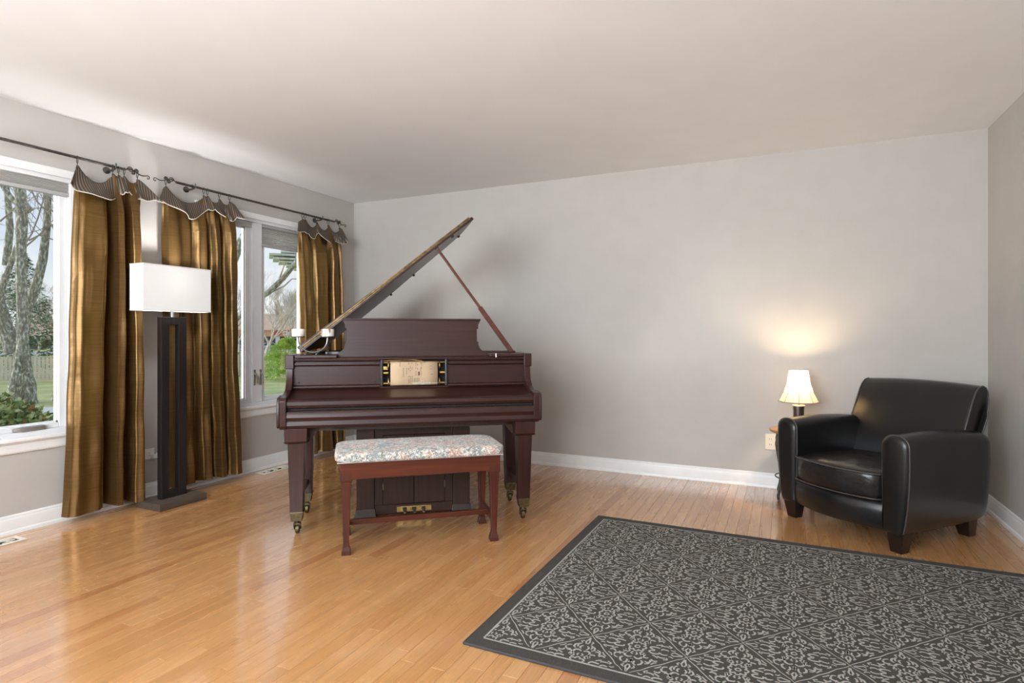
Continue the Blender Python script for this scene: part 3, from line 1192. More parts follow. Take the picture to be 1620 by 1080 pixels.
RIMP = [(.03 + (x - .03) * .976, y) for x, y in RIMP]
inner = offset_path(RIMP, .045)
bm = BM()
rings = []
for o_, i_ in zip(RIMP, inner):
    rings.append([(o_[0], o_[1], .66), (o_[0], o_[1], .985), (i_[0], i_[1], .985), (i_[0], i_[1], .66)])
ring_loft(bm, rings)
obj('rim', bm, M_mah, pn, ang=50)
bm = BM()
ring_loft(bm, [[(x, y, .84) for x, y in inner], [(x, y, .86) for x, y in inner]])
obj('iron_plate', bm, M_plate, pn)
bm = BM()
ring_loft(bm, [[(x, y, .67) for x, y in inner], [(x, y, .70) for x, y in inner]])
obj('soundboard', bm, M_mahd, pn)
bm = BM()
for k in range(44):
    x = .12 + k * 1.26 / 43
    ymax = 1.62 if x < .5 else lerp(1.6, .9, (x - .5) / .95)
    bx(bm, x - .0012, .52, .88, x + .0012, ymax, .8825)
obj('strings', bm, M_steel, pn, kind='stuff', smooth=False)
# key bed, key slip
bm = BM()
bx(bm, .034, .035, .612, PW - .034, .62, .664)
obj('key_bed', bm, M_mahd, pn, smooth=False, bevel=.003)
bm = BM()
prism(bm, [(.030, .600), (.006, .604), (-.002, .618), (.004, .640), (.000, .655), (-.006, .662), (-.004, .684), (.004, .696), (.030, .698)], 0, .034, PW - .034)
obj('key_slip', bm, M_mah, pn, ang=30)
bm = BM(); bx(bm, .036, .03, .69, PW - .036, .26, .712)
obj('key_gap', bm, M_gap, pn, smooth=False)
# folded keyboard cover
bm = BM()
prism(bm, [(.022, .710), (.006, .716), (.000, .730), (.006, .748), (.022, .758), (.05, .763), (.10, .770), (.17, .782), (.215, .790), (.262, .800), (.262, .710)], 0, .036, PW - .036)
obj('fallboard', bm, M_mah, pn, ang=30)
# arms and cheeks
for s in (0, 1):
    sx = lambda x: x if s == 0 else PW - x
    bm = BM()
    prism(bm, [(.006, .597), (-.010, .615), (-.012, .66), (-.012, .755), (.0, .772), (.045, .778), (.115, .784), (.17, .80), (.205, .835), (.222, .88), (.230, .92), (.232, .990), (.52, .990), (.52, .60)],
          0, min(sx(0), sx(.036)), max(sx(0), sx(.036)))
    ch = obj('cheek', bm, M_mah, pn, bevel=.003, ang=25)
    bm = BM()      # protruding arm end block
    prism(bm, [(.0, .606), (-.012, .62), (-.013, .64), (-.013, .745), (-.004, .765), (.02, .774), (.09, .78), (.09, .606)], 0, min(sx(-.014), sx(.001)), max(sx(-.014), sx(.001)))
    obj('arm_end', bm, M_mah, ch, bevel=.003, ang=25)
    bm = BM()
    bx(bm, min(sx(-.008), sx(.042)), .220, .918, max(sx(-.008), sx(.042)), .50, 1.0)
    obj('cheek_cap', bm, M_mah, ch, smooth=False, bevel=.004)
# front board in two halves either side of the roll opening
SB0, SB1 = .534, .946
for a, b in ((.036, SB0), (SB1, PW - .036)):
    bm = BM()
    bx(bm, a, .252, .79, b, .272, .965)
    fb = obj('front_board', bm, M_mah, pn, smooth=False)
    bm = BM()
    prism(bm, [(.252, .800), (.238, .800), (.234, .806), (.236, .813), (.243, .818), (.252, .820)], 0, a, b)
    obj('lower_moulding', bm, M_mah, fb, ang=25)
    bm = BM()
    prism(bm, [(.252, .930), (.244, .932), (.236, .940), (.236, .950), (.252, .9505)], 0, a, b)
    prism(bm, [(.252, .958), (.240, .958), (.228, .964), (.226, .975), (.252, .976)], 0, a, b)
    obj('upper_moulding', bm, M_mah, fb, ang=25)
    for c in (a + .03, b - .03):
        bm = BM(); lathe(bm, [(0, -.003), (.004, -.002), (.005, 0)], 10, (c, .252, .835), axis=1)
        obj('screw', bm, M_gap, fb)
bm = BM()
prism(bm, [(.252, .790), (.240, .790), (.236, .796), (.240, .803), (.272, .803)], 0, SB0, SB1)
obj('opening_sill', bm, M_mah, pn, ang=25)
bm = BM(); bx(bm, .036, .235, .968, PW - .036, .50, .980)
obj('top_shelf', bm, M_mah, pn, smooth=False, bevel=.003)
for a, b in ((.046, .285), (1.205, PW - .046)):
    bm = BM(); bx(bm, a, .215, .981, b, .44, .999)
    obj('side_shelf', bm, M_mah, pn, smooth=False, bevel=.004)
bm = BM(); bx(bm, .28, .455, .981, 1.42, .475, 1.012)
bx(bm, .20, .40, .981, .28, .49, 1.014)
obj('pinblock_rail', bm, M_black, pn, smooth=False, bevel=.002)
bm = BM(); bx(bm, 1.19, .40, .981, 1.41, .455, 1.008)
obj('stick_block', bm, M_mah, pn, smooth=False, bevel=.002)
bm = BM()
lathe(bm, [(0, 0), (.006, 0), (.006, .024), (0, .024)], 10, (1.245, .212, .978))
obj('chrome_pin', bm, M_steel, pn)
# music desk with stepped, scrolled sides
DK = [(.300, .0), (1.232, .0), (1.232, .014), (1.226, .026), (1.212, .034), (1.197, .044), (1.187, .058), (1.181, .078), (1.181, .094), (1.172, .096), (1.172, .178), (1.182, .180), (1.182, .204),
      (1.193, .226), (1.193, .232)]
DKL = [(1.532 - x, z) for x, z in DK[1:]][::-1]
outline = [(x - .029, z) for x, z in DKL + DK[1:]]
M4 = Matrix.Translation((0, .33, .980)) @ Matrix.Rotation(rad(-7), 4, 'X')
bm = BM()
ring_loft(bm, [[(x, 0, z) for x, z in outline], [(x, .02, z) for x, z in outline]])
bm.transform(M4)
dk = obj('music_desk', bm, M_mah, pn, smooth=False, bevel=.0015)
bm = BM(); bx(bm, .305, -.005, .231, 1.169, .026, .243)
bm.transform(M4); obj('desk_cap', bm, M_mah, dk, smooth=False, bevel=.003)
bm = BM(); bx(bm, .256, .300, .980, 1.218, .35, .986)
obj('desk_base', bm, M_mah, dk, smooth=False, bevel=.002)
# roll mechanism
rm = obj('roll_box', box(SB0 + .004, .30, .79, SB1 - .004, .40, .964), M_gap, pn, smooth=False)
for a in (SB0 + .001, SB1 - .019):
    bm = BM(); bx(bm, a, .238, .803, a + .018, .31, .972)
    obj('side_plate', bm, M_black, rm, smooth=False, bevel=.006)
bm = BM()
for z, r in ((.948, .012), (.82, .016)):
    tube(bm, [(SB0 + .018, .27, z), (SB1 - .018, .27, z)], r * .5, 10)
tube(bm, [(SB0 + .018, .265, .885), (SB0 + .05, .265, .885)], .011, 12)
tube(bm, [(SB1 - .05, .265, .885), (SB1 - .018, .265, .885)], .011, 12)
for x in (SB0 + .050, SB1 - .052):
    lathe(bm, [(0, -.003), (.026, -.003), (.026, .003), (0, .003)], 18, (x, .268, .93), axis=0)
    lathe(bm, [(0, -.003), (.026, -.003), (.026, .003), (0, .003)], 18, (x, .268, .83), axis=0)
bx(bm, SB0 + .02, .25, .905, SB0 + .045, .265, .925)
lathe(bm, [(0, 0), (.008, 0), (.008, .01), (0, .01)], 10, (SB0 + .03, .24, .918), axis=1)
tube(bm, [(SB0 + .02, .25, .96), (SB0 + .20, .25, .966), (SB0 + .25, .245, .958), (SB0 + .27, .24, .95)], .004, 6)
obj('roll_spools', bm, M_brass, rm)
# side trusses under the case
bm = BM()
for x in (.29, 1.15):
    bx(bm, x, .10, .575, x + .05, 1.1, .612)
bx(bm, .12, .10, .570, PW - .12, .16, .612)
bx(bm, .12, .53, .545, PW - .12, .60, .612)
obj('bottom_beam', bm, M_mahd, pn, smooth=False)


def piano_leg(lx, ly):
    bm = BM()
    taper(bm, lx, ly, .525, .118, .118, .60, .122, .122)
    taper(bm, lx, ly, .516, .110, .110, .525, .128, .128)
    taper(bm, lx, ly, .13, .068, .068, .516, .090, .090)
    lg = obj('leg', bm, M_mahz, pn, smooth=False, bevel=.0025)
    bm = BM()
    taper(bm, lx, ly, .078, .058, .058, .128, .072, .072)
    taper(bm, lx, ly, .126, .078, .078, .133, .078, .078)
    obj('ferrule', bm, M_dbrass, lg, smooth=False, bevel=.003)
    bm = BM()
    tube(bm, [(lx, ly, .08), (lx, ly, .058)], .012, 10)
    for s in (-1, 1):
        prism(bm, [(ly - .015, .062), (ly + .018, .062), (ly + .030, .035), (ly + .024, .020), (ly + .012, .025), (ly - .010, .045)], 0, lx + s * .016 - .003, lx + s * .016 + .003)
    bx(bm, lx - .019, ly - .014, .056, lx + .019, ly + .018, .064)
    cs = obj('caster', bm, M_dbrass, lg, smooth=False)
    bm = BM()
    lathe(bm, [(0, -.012), (.022, -.012), (.0275, -.008), (.0275, .008), (.022, .012), (0, .012)], 20, (lx, ly + .015, .0275), axis=0)
    obj('wheel', bm, M_dbrass, lg)
    return lg


LX = (.082, PW - .082)
for i, lx in enumerate(LX):
    for ly in (.072, .46):
        piano_leg(lx, ly)
    bm = BM()
    bx(bm, lx - .016, .10, .185, lx + .016, .43, .222)
    obj('leg_stretcher', bm, M_mahz, pn, smooth=False, bevel=.003)
    bm = BM()
    s = 1 if i == 0 else -1
    prism(bm, [(lx + s * .05, .60), (lx + s * .13, .60), (lx + s * .05, .50)], 1, .10, .125)
    obj('leg_brace', bm, M_mahd, pn, smooth=False)
# pedal cabinet that holds the bellows
px0, px1, py0 = .394, 1.086, .262
bm = BM(); bx(bm, px0 + .008, py0 + .03, .012, px1 - .008, .78, .60)
cab = obj('pedal_cabinet', bm, M_mahd, pn, smooth=False)
for a in (px0, px1 - .105):
    bm = BM(); bx(bm, a, py0, .055, a + .105, py0 + .06, .598)
    obj('pilaster', bm, M_mahd, cab, smooth=False, bevel=.002)
    bm = BM()
    taper(bm, a + .0525, py0 + .03, .001, .135, .09, .012, .135, .09)
    taper(bm, a + .0525, py0 + .03, .012, .13, .085, .060, .112, .067)
    obj('plinth', bm, mat('dark_plinth', (.03, .022, .018), .35, coat=.2), cab, smooth=False, bevel=.002)
for a in (px0 + .106, px1 - .106 - .05):
    bm = BM(); bx(bm, a, py0 + .014, .075, a + .05, py0 + .034, .598)
    obj('stile', bm, M_mahd, cab, smooth=False, bevel=.002)
mid = (px0 + px1) / 2
for a, b in ((px0 + .158, mid - .002), (mid + .002, px1 - .158)):
    bm = BM(); bx(bm, a, py0 + .010, .078, b, py0 + .032, .50)
    d = obj('door', bm, M_mahd, cab, smooth=False, bevel=.002)
    bm = BM()
    kx = b - .035 if a < mid - .1 else a + .035
    lathe(bm, [(0, -.012), (.008, -.010), (.009, -.005), (.004, 0)], 12, (kx, py0 + .010, .34), axis=1)
    obj('knob', bm, M_bench, d)
    bm = BM()
    hx = a if a < mid - .1 else b
    bx(bm, hx - .004, py0 + .006, .17, hx + .004, py0 + .012, .21)
    obj('hinge', bm, M_dbrass, d, smooth=False)
bm = BM(); bx(bm, px0 + .106, py0 + .012, .02, px1 - .106, py0 + .04, .074)
obj('bottom_rail', bm, M_mahd, cab, smooth=False, bevel=.002)
bm = BM(); bx(bm, px0 + .106, py0 + .012, .505, px1 - .106, py0 + .04, .598)
tr_ = obj('upper_rail', bm, M_mahd, cab, smooth=False, bevel=.002)
bm = BM()
pts = [(mid - .075 + .15 * k / 12, .598 - .035 * math.sin(PI * min(1, max(0, k / 12))) ** .45) for k in range(13)] + [(mid + .075, .6), (mid - .075, .6)]
prism(bm, pts, 1, py0 + .008, py0 + .0122)
obj('arched_opening', bm, M_gap, cab, smooth=False)
bm = BM()
pz0, pz1, pxa, pxb = .030, .062, mid - .105, mid + .105
for q in ((pxa, pxb, pz0, pz0 + .006), (pxa, pxb, pz1 - .006, pz1), (pxa, mid - .07, pz0 + .006, pz1 - .006), (mid - .045, mid - .013, pz0 + .006, pz1 - .006), (mid + .013, mid + .045, pz0 + .006, pz1 - .006), (mid + .07, pxb, pz0 + .006, pz1 - .006)):
    bx(bm, q[0], py0 + .006, q[2], q[1], py0 + .0125, q[3])
obj('pedal_plate', bm, M_brass, cab, smooth=False)
for c in (-.0575, 0, .0575):
    bm = BM()
    ring_loft(bm, [[(mid + c - .006, py0 + .02, .042), (mid + c + .006, py0 + .02, .042), (mid + c + .006, py0 + .02, .050), (mid + c - .006, py0 + .02, .050)],
                   [(mid + c - .009, py0 - .02, .040), (mid + c + .009, py0 - .02, .040), (mid + c + .009, py0 - .02, .048), (mid + c - .009, py0 - .02, .048)],
                   [(mid + c - .007, py0 - .045, .032), (mid + c + .007, py0 - .045, .032), (mid + c + .007, py0 - .045, .038), (mid + c - .007, py0 - .045, .038)]])
    obj('pedal', bm, mat('worn_pedal_metal', (.35, .34, .32), .3, .9), cab, bevel=.001)
# lid
HX, HZ, LA = .045, 1.006, 39.0
LIDP = [(0, .50), (1.405, .50), (1.410, .85), (1.395, .96), (1.37, 1.07), (1.26, 1.20), (1.10, 1.33), (.93, 1.47), (.80, 1.61), (.66, 1.74), (.50, 1.81), (.28, 1.83), (.10, 1.82), (0, 1.78)]
ML = Matrix.Translation((HX, 0, HZ)) @ Matrix.Rotation(rad(-LA), 4, 'Y')
bm = BM()
ring_loft(bm, [[(x, y, .0) for x, y in LIDP], [(x, y, .020) for x, y in LIDP]])
bm.transform(ML)
ld = obj('lid', bm, M_mah, pn, smooth=False, bevel=.003)
bm = BM()
MF = ML @ Matrix.Translation((0, .50, .022)) @ Matrix.Rotation(rad(1.0), 4, 'Y') @ Matrix.Rotation(rad(.5), 4, 'X')
bx(bm, 0, 0, .001, 1.415, .385, .021)
bm.transform(MF); ff = obj('front_flap', bm, M_mah, ld, smooth=False, bevel=.003)
bm = BM()
tube(bm, [(.01, .4985, .0215), (1.395, .4985, .0225)], .0036, 8)
bx(bm, .01, .4975, .013, 1.395, .4995, .030)
for k in range(46):
    bx(bm, .03 + k * .0295, .4955, .015 if k % 2 else .026, .034 + k * .0295, .4975, .018 if k % 2 else .029)
bm.transform(ML)
obj('piano_hinge', bm, noise_mat('hinge_bronze', (.10, .06, .028), (.24, .155, .07), (30, 30, 30), 1, .42, .7), ld)
for s_, y_ in ((.95, 1.43), (1.35, .98), (.72, 1.66), (1.23, .54)):
    bm = BM(); lathe(bm, [(0, -.014), (.009, -.013), (.011, -.002), (.011, 0)], 10, (s_, y_ - .02, 0))
    bm.transform(ML); obj('rubber_stop', bm, M_black, ld)
# prop stick, two nested sections
a = Vector((1.392, .432, 1.004))
lt = ML @ Vector((1.100, .53, -.002))
mid_ = a.lerp(lt, .43)


def bar(bm, p, q, w, d):
    z = (q - p).normalized()
    x = Vector((0, 1, 0)).cross(z).normalized()
    y = z.cross(x)
    ring_loft(bm, [[p + x * sx_ * w / 2 + y * sy_ * d / 2 for sx_, sy_ in ((-1, -1), (1, -1), (1, 1), (-1, 1))], [q + x * sx_ * w / 2 + y * sy_ * d / 2 for sx_, sy_ in ((-1, -1), (1, -1), (1, 1), (-1, 1))]])


bm = BM(); bar(bm, a, mid_, .030, .024)
ps = obj('prop_stick', bm, M_bench, pn, smooth=False, bevel=.004)
bm = BM(); bar(bm, a.lerp(lt, .05), lt, .017, .02)
obj('upper_stick', bm, M_bench, ps, smooth=False, bevel=.003)
bm = BM()
lathe(bm, [(0, -.012), (.010, -.012), (.012, .0), (.010, .010), (0, .010)], 12, tuple(lt))
obj('stick_cup', bm, M_dbrass, ld)
# paper roll
pr_ = thing('music_roll', 'tan perforated paper roll fitted in the opening of the piano', 'music roll', (-2.506, 2.362, 0), rad(37))
MR = noise_mat('roll_paper', (.43, .31, .19), (.48, .35, .22), (6, 6, 6), 1, .7)
PX0, PX1 = SB0 + .062, SB1 - .064


def paper(u, v):
    # bulges over the upper spool and falls to the lower one
    z = lerp(.806, .956, v)
    y = .262 - .020 * math.sin(PI * v) ** .5 - .004
    return (lerp(PX0, PX1, u), y, z)


bm = BM(); grid(bm, 4, 24, paper)
obj('paper', bm, MR, pr_, solid=.0008, norm=False)
bm = BM()
rr = random.Random(9)
cols = [.20, .27, .34, .385, .415, .455, .50, .535, .57, .60, .635, .655]
rows = {.20: [(.80, .98)], .27: [(.38, .75)], .34: [(.48, .75)], .385: [(.12, .30), (.36, .42), (.65, .76), (.88, .97)], .415: [(.12, .42), (.60, .66), (.70, .82)], .455: [(.15, .42), (.66, .78), (.90, .96)],
        .50: [(.1, .32)], .535: [(.12, .32), (.42, .62), (.7, .77), (.82, .96)], .57: [(.15, .34), (.66, .76), (.82, .92)], .60: [(.2, .34)], .635: [(.60, .78), (.9, .96)], .655: [(.42, .60), (.68, .78), (.82, .97)]}
for c in cols:
    for v0, v1 in rows[c]:
        n = max(1, int((v1 - v0) / .055))
        for k in range(n):
            va, vb = lerp(v0, v1, k / n), lerp(v0, v1, (k + .72) / n)
            p0, p1 = paper(c, va), paper(c, vb)
            w = .0016
            vs = [bm.verts.new((p0[0] - w, p0[1] - .0012, p0[2])), bm.verts.new((p0[0] + w, p0[1] - .0012, p0[2])), bm.verts.new((p1[0] + w, p1[1] - .0012, p1[2])), bm.verts.new((p1[0] - w, p1[1] - .0012, p1[2]))]
            bm.faces.new(vs)
for u_, v_ in ((.86, .80), (.86, .68), (.87, .47)):
    p0 = paper(u_, v_)
    bx(bm, p0[0] - .008, p0[1] - .0015, p0[2] - .0008, p0[0] + .008, p0[1] - .0005, p0[2] + .0008)
p0 = paper(.60, .5)
bx(bm, p0[0] - .006, p0[1] - .002, p0[2] - .012, p0[0] + .006, p0[1] - .0005, p0[2] + .012)
obj('perforation', bm, mat('perforation_brown', (.12, .07, .04), .8), pr_, smooth=False, kind='stuff')
bm = BM()
for u_, v_ in ((.5, .0),):
    for k in range(9):
        p0 = paper(.49 + k * .042, .10)
        torus(bm, (p0[0], p0[1] - .006, p0[2]), .005, .0014, axis=1, seg=10, s2=4)
    p0 = paper(.675, .12)
    torus(bm, (p0[0], p0[1] - .007, p0[2]), .010, .0016, axis=1, seg=14, s2=4)
    tube(bm, [paper(.47, .095), tuple(Vector(paper(.47, .095)) + Vector((.148, -.006, 0)))], .0015, 5)
obj('end_clasp', bm, mat('cream_clasp', (.62, .58, .48), .5), pr_)

# iron candle holder on the left shelf of the piano
def ploc(x, y, z):
    c, s = math.cos(rad(37)), math.sin(rad(37))
    return (-2.506 + x * c - y * s, 2.362 + x * s + y * c, z)


ch_ = thing('candle_holder', 'twisted iron candle holder with two marbled white votive cups on the piano', 'candle holder', ploc(.15, .31, 1.0), rad(28))
Mi = mat('pewter_iron', (.20, .20, .21), .35, .8)
bm = BM()
cpts = []
for k in range(17):
    a_ = PI + PI * k / 16
    cpts.append((-.012 + .087 * math.cos(a_), .0, .092 + .080 * math.sin(a_) * 1.0))
cpts = [(-.099, 0, .108)] + cpts + [(.075, 0, .108)]
tube(bm, cpts, .0045, 8)
tube(bm, [(-.05, .0, .0125), (-.045, -.05, .004)], .004, 6)
tube(bm, [(.02, .0, .0125), (.02, -.05, .004)], .004, 6)
obj('u_arm', bm, Mi, ch_)
bm = BM()
for ph in (0, PI):
    tube(bm, [(.070 + .004 * math.cos(k * .9 + ph), .035 + .004 * math.sin(k * .9 + ph), .002 + k * .0036) for k in range(29)], .0038, 6)
obj('twisted_stem', bm, mat('black_iron', (.03, .03, .032), .45, .5), ch_)
Mv = noise_mat('marbled_votive', (.72, .69, .64), (.28, .13, .08), (1, 1, .3), 38, .35, lo=.52, hi=.60, detail=1)
for x in (-.099, .075):
    bm = BM()
    lathe(bm, [(0, .104), (.039, .104), (.039, .109), (0, .109)], 24, (x, 0, 0))
    obj('drip_pan', bm, mat('black_iron', (.03, .03, .032), .45, .5), ch_)
    bm = BM()
    lathe(bm, [(0, .109), (.0355, .109), (.0375, .113), (.0375, .151), (.0355, .154), (.032, .154), (.032, .148), (0, .148)], 28, (x, 0, 0))
    obj('votive_cup', bm, Mv, ch_)

# ================================================================== PIANO BENCH
bn = thing('piano_bench', 'reddish mahogany bench with pastel floral cushion in front of the piano', 'bench', (-2.033, 2.321, 0), rad(40.3))
BW, BD = .815, .335
for lx, ly in ((.02, .02), (BW - .02, .02), (.02, BD - .01), (BW - .02, BD - .01)):
    bm = BM()
    sec = [(0, .046), (.004, .047), (.020, .044), (.040, .034), (.060, .029), (.30, .044), (.372, .052), (.380, .060), (.392, .061), (.47, .058)]
    ring_loft(bm, [[(lx + sx_ * w / 2, ly + sy_ * w / 2, z) for sx_, sy_ in ((-1, -1), (1, -1), (1, 1), (-1, 1))] for z, w in sec])
    obj('leg', bm, M_benchz, bn, smooth=False, bevel=.002)
bm = BM()
bx(bm, -.010, -.010, .385, BW + .010, .012, .463)
bx(bm, -.010, BD - .002, .385, BW + .010, BD + .020, .463)
bx(bm, -.010, .012, .385, .012, BD - .002, .463)
bx(bm, BW - .012, .012, .385, BW + .010, BD - .002, .463)
obj('apron', bm, M_bench, bn, smooth=False, bevel=.002)
bm = BM()
for lx in (.02, BW - .02):
    bx(bm, lx - .011, .035, .100, lx + .011, BD - .025, .135)
obj('side_stretcher', bm, M_benchz, bn, smooth=False, bevel=.002)
bm = BM()
bx(bm, .031, BD / 2 - .012, .102, BW - .031, BD / 2 + .012, .130)
obj('long_stretcher', bm, M_bench, bn, smooth=False, bevel=.002)
bm = BM(); bx(bm, -.012, -.012, .463, BW + .012, BD + .022, .470)
obj('seat_board', bm, M_bench, bn, smooth=False)


def cushf(p, u, v, w):
    if w > 0:
        p.z += .006 * (1 - u * u) * (1 - v * v)
    return p


bm = BM()
superbox(bm, (BW / 2, BD / 2 + .003, .496), (BW / 2 + .038, BD / 2 + .036, .028), .22, 64, 20, cushf)
obj('cushion', bm, M_cush, bn, ang=80)
bm = BM()
e = .0
tube(bm, [(-.020, -.020, .473), (BW + .02, -.020, .473), (BW + .02, BD + .026, .473), (-.02, BD + .026, .473), (-.02, -.02, .473)], .003, 6)
obj('cushion_piping', bm, M_rail, bn)

# ================================================================== LEATHER ARMCHAIR
ac = thing('armchair', 'black leather club armchair with rolled back and tapered feet in the right corner', 'armchair', (.263, 3.751, 0), rad(-42))


def arm_ring(s, y, k=1., top=.605, bot=.10):
    """cross section of an arm; s=-1 left, 1 right; k shrinks it about its centre"""
    pts = []
    inx = .268
    def ox(z):
        return interp([(.10, .372), (.22, .392), (.40, .404), (.60, .404)], z)
    pts.append((inx + .004, bot)); pts.append((inx, bot + .02)); pts.append((inx, .26)); pts.append((inx - .002, .42))
    cx_, rx_ = (inx + .402) / 2, (.402 - inx) / 2 + .001
    for i in range(13):
        a_ = PI - PI * i / 12
        pts.append((cx_ + rx_ * math.cos(a_), top - .060 + .060 * math.sin(a_) ** .85 if math.sin(a_) > 0 else top - .060))
    for z in (.44, .34, .24, .16):
        pts.append((ox(z), z))
    pts.append((ox(bot) - .0, bot + .015)); pts.append((ox(bot) - .012, bot))
    mx_, mz_ = (inx + .40) / 2, (bot + top) / 2
    out = []
    for x, z in pts:
        x2 = mx_ + (x - mx_) * k
        z2 = mz_ + (z - mz_) * (1 - (1 - k) * .28)
        out.append((s * x2, y, z2))
    return out


for s in (-1, 1):
    bm = BM()
    rings = []
    prof = [(-.018, .35), (-.017, .6), (-.013, .82), (-.006, .95), (.0, 1.0)]
    for y, k in prof:
        rings.append(arm_ring(s, y, k))
    ys = [.008, .02, .10, .2, .3, .4, .5, .58, .64, .675, .695, .705]
    for y in ys:
        kk = 1.0 if y < .64 else 1 - ((y - .64) / .065) ** 2 * .22
        tp = .605 + .010 * math.sin(min(1, y / .5) * PI) - (.0 if y < .5 else (y - .5) * .10)
        rings.append(arm_ring(s, y, kk, tp, .10 + (.0 if y < .5 else (y - .5) * .05)))
    ring_loft(bm, rings)
    am = obj('arm', bm, M_leather, ac, ang=60)
    bm = BM()
    r_ = arm_ring(s, .003, 1.012)
    tube(bm, r_[1:-1], .0042, 6)
    obj('piping', bm, M_pipe, am, ang=80)
# back with rolled top
BP = [(.50, .11), (.50, .30), (.505, .40), (.535, .50), (.575, .60), (.615, .69), (.650, .765), (.672, .800), (.700, .824), (.732, .832), (.762, .822), (.780, .795), (.786, .75), (.780, .66), (.765, .55), (.735, .40), (.715, .25), (.70, .13), (.69, .11)]


def back_ring(x, k=1., crown=0.):
    out = []
    for y, z in BP:
        zz = z + (crown if z > .6 else 0) * ((z - .6) / .23 if z > .6 else 0)
        yy_ = .66 + (y - .66) * (1 - (1 - k) * 1.0)
        zc = .5 + (zz - .5) * (1 - (1 - k) * .25)
        hw_ = x if z > .60 else x * lerp(.80, 1, max(0, (z - .45) / .15)) if z > .45 else x * .80
        out.append((hw_, yy_, zc))
    return out


bm = BM()
rings = []
HB = .333
for f_, k in ((-1.012, .82), (-1.008, .93), (-1, 1), (-.95, 1.0), (-.8, 1), (-.55, 1), (-.3, 1), (0, 1), (.3, 1), (.55, 1), (.8, 1), (.95, 1), (1, 1), (1.008, .93), (1.012, .82)):
    rings.append(back_ring(HB * f_, k, .014 * (1 - min(1, f_ * f_))))
ring_loft(bm, rings)
bk = obj('backrest', bm, M_leather, ac, ang=60)
for s in (-1, 1):
    bm = BM()
    tube(bm, [(p[0] + s * .002, p[1], p[2]) for p in back_ring(s * HB, 1.004)[2:16]], .0042, 6)
    obj('piping', bm, M_pipe, bk, ang=80)
# seat cushion with bowed front


def seatf(p, u, v, w):
    if v < 0:
        p.y -= .055 * (1 - u * u) * (-v)
    if w > 0:
        p.z += .014 * (1 - u * u) * (1 - .5 * v * v)
        p.z += .003 * math.sin(u * 14 + v * 5) * max(0, 1 - abs(v + .2)) * (1 - u * u)
    return p


bm = BM()
superbox(bm, (0, .235, .328), (.266, .262, .076), .20, 72, 28, seatf)
sc_ = obj('seat_cushion', bm, M_leath2, ac, ang=80)
bm = BM()
for zz in (.262, .392):
    q = []
    for k in range(31):
        u = -1 + 2 * k / 30
        uu = math.copysign(abs(u) ** .9, u)
        q.append((.262 * uu, -.027 - .055 * (1 - u * u) + (.02 * max(0, (abs(u) - .93) / .07)), zz))
    tube(bm, q, .0038, 6)
obj('piping', bm, M_pipe, sc_, ang=80)
# bow front rail
bm = BM()
rings = []
for k in range(25):
    u = -1 + 2 * k / 24
    b = .060 * (1 - u * u)
    yb_ = -.004 - b
    rings.append([(.270 * u, .08, .104), (.270 * u, yb_ + .02, .101), (.270 * u, yb_ + .004, .108), (.270 * u, yb_ - .004, .14), (.270 * u, yb_ - .006, .19), (.270 * u, yb_ - .002, .232), (.270 * u, yb_ + .012, .249), (.270 * u, .08, .252)])
ring_loft(bm, rings)
obj('front_rail', bm, M_leather, ac, ang=60)
bm = BM(); bx(bm, -.27, .06, .11, .27, .52, .255)
obj('seat_base', bm, M_leather, ac, smooth=False)
for lx, ly, b in ((-.325, .05, 0), (.325, .05, 0), (-.30, .63, 1), (.30, .63, 1)):
    bm = BM()
    sgn = 1 if lx > 0 else -1
    taper(bm, lx - sgn * .004, ly + (.03 if b else 0), .0005, .058, .058, .108, .088, .088, lx, ly)
    obj('foot', bm, M_espr, ac, smooth=False, bevel=.003)

# ================================================================== SIDE TABLE AND TABLE LAMP
TX, TY = .068, 4.445
st = thing('side_table', 'small wood-topped side table with dark curved iron legs behind the armchair', 'side table', (TX, TY, 0), 0)
bm = BM()
lathe(bm, [(0, .448), (.148, .448), (.160, .452), (.166, .460), (.164, .468), (.156, .472), (0, .472)], 40)
obj('table_top', bm, wood_mat('honey_wood', (.26, .12, .045), (.42, .22, .09), 0, .3, .4), st)
for k in range(4):
    a_ = PI / 4 + k * PI / 2 + rad(0)
    ca, sa = math.cos(a_), math.sin(a_)
    prof = [(.125, .448), (.150, .42), (.160, .385), (.152, .33), (.140, .26), (.132, .19), (.130, .13), (.138, .07), (.150, .03), (.148, .006)]
    bm = BM()
    tube(bm, [(r * 1.02 * ca, r * 1.02 * sa, z) for r, z in prof], [.012, .013, .0125, .0105, .009, .008, .008, .0085, .010, .008], 8)
    obj('leg', bm, M_iron, st)
bm = BM(); torus(bm, (0, 0, .145), .128, .004, axis=2, seg=36)
obj('ring_stretcher', bm, M_iron, st)

tl = thing('table_lamp', 'lit small table lamp with cream bell shade behind the left chair arm', 'lamp', (.086, 4.42, .4725))
bm = BM()
lathe(bm, [(0, 0), (.055, 0), (.056, .008), (.040, .014), (.018, .022), (.016, .035), (.030, .05), (.034, .07), (.033, .120), (.036, .158), (.036, .163), (.0, .165)], 32)
obj('base', bm, mat('pewter_lamp', (.17, .14, .13), .32, .9), tl)
bm = BM()
lathe(bm, [(0, .1635), (.040, .1635), (.041, .168), (.034, .171), (0, .172)], 32)
obj('collar', bm, mat('cream_collar', (.72, .66, .55), .5), tl)
bm = BM()
for s in (-1, 1):
    tube(bm, [(s * .006, 0, .172), (s * .012, 0, .182), (s * .010, 0, .192), (s * .018, 0, .200), (s * .024, 0, .215), (s * .030, 0, .29), (s * .018, 0, .37), (0, 0, .395)], .0022, 6)
lathe(bm, [(0, .172), (.009, .172), (.009, .205), (.012, .21), (0, .212)], 14)
obj('harp', bm, M_brass, tl)
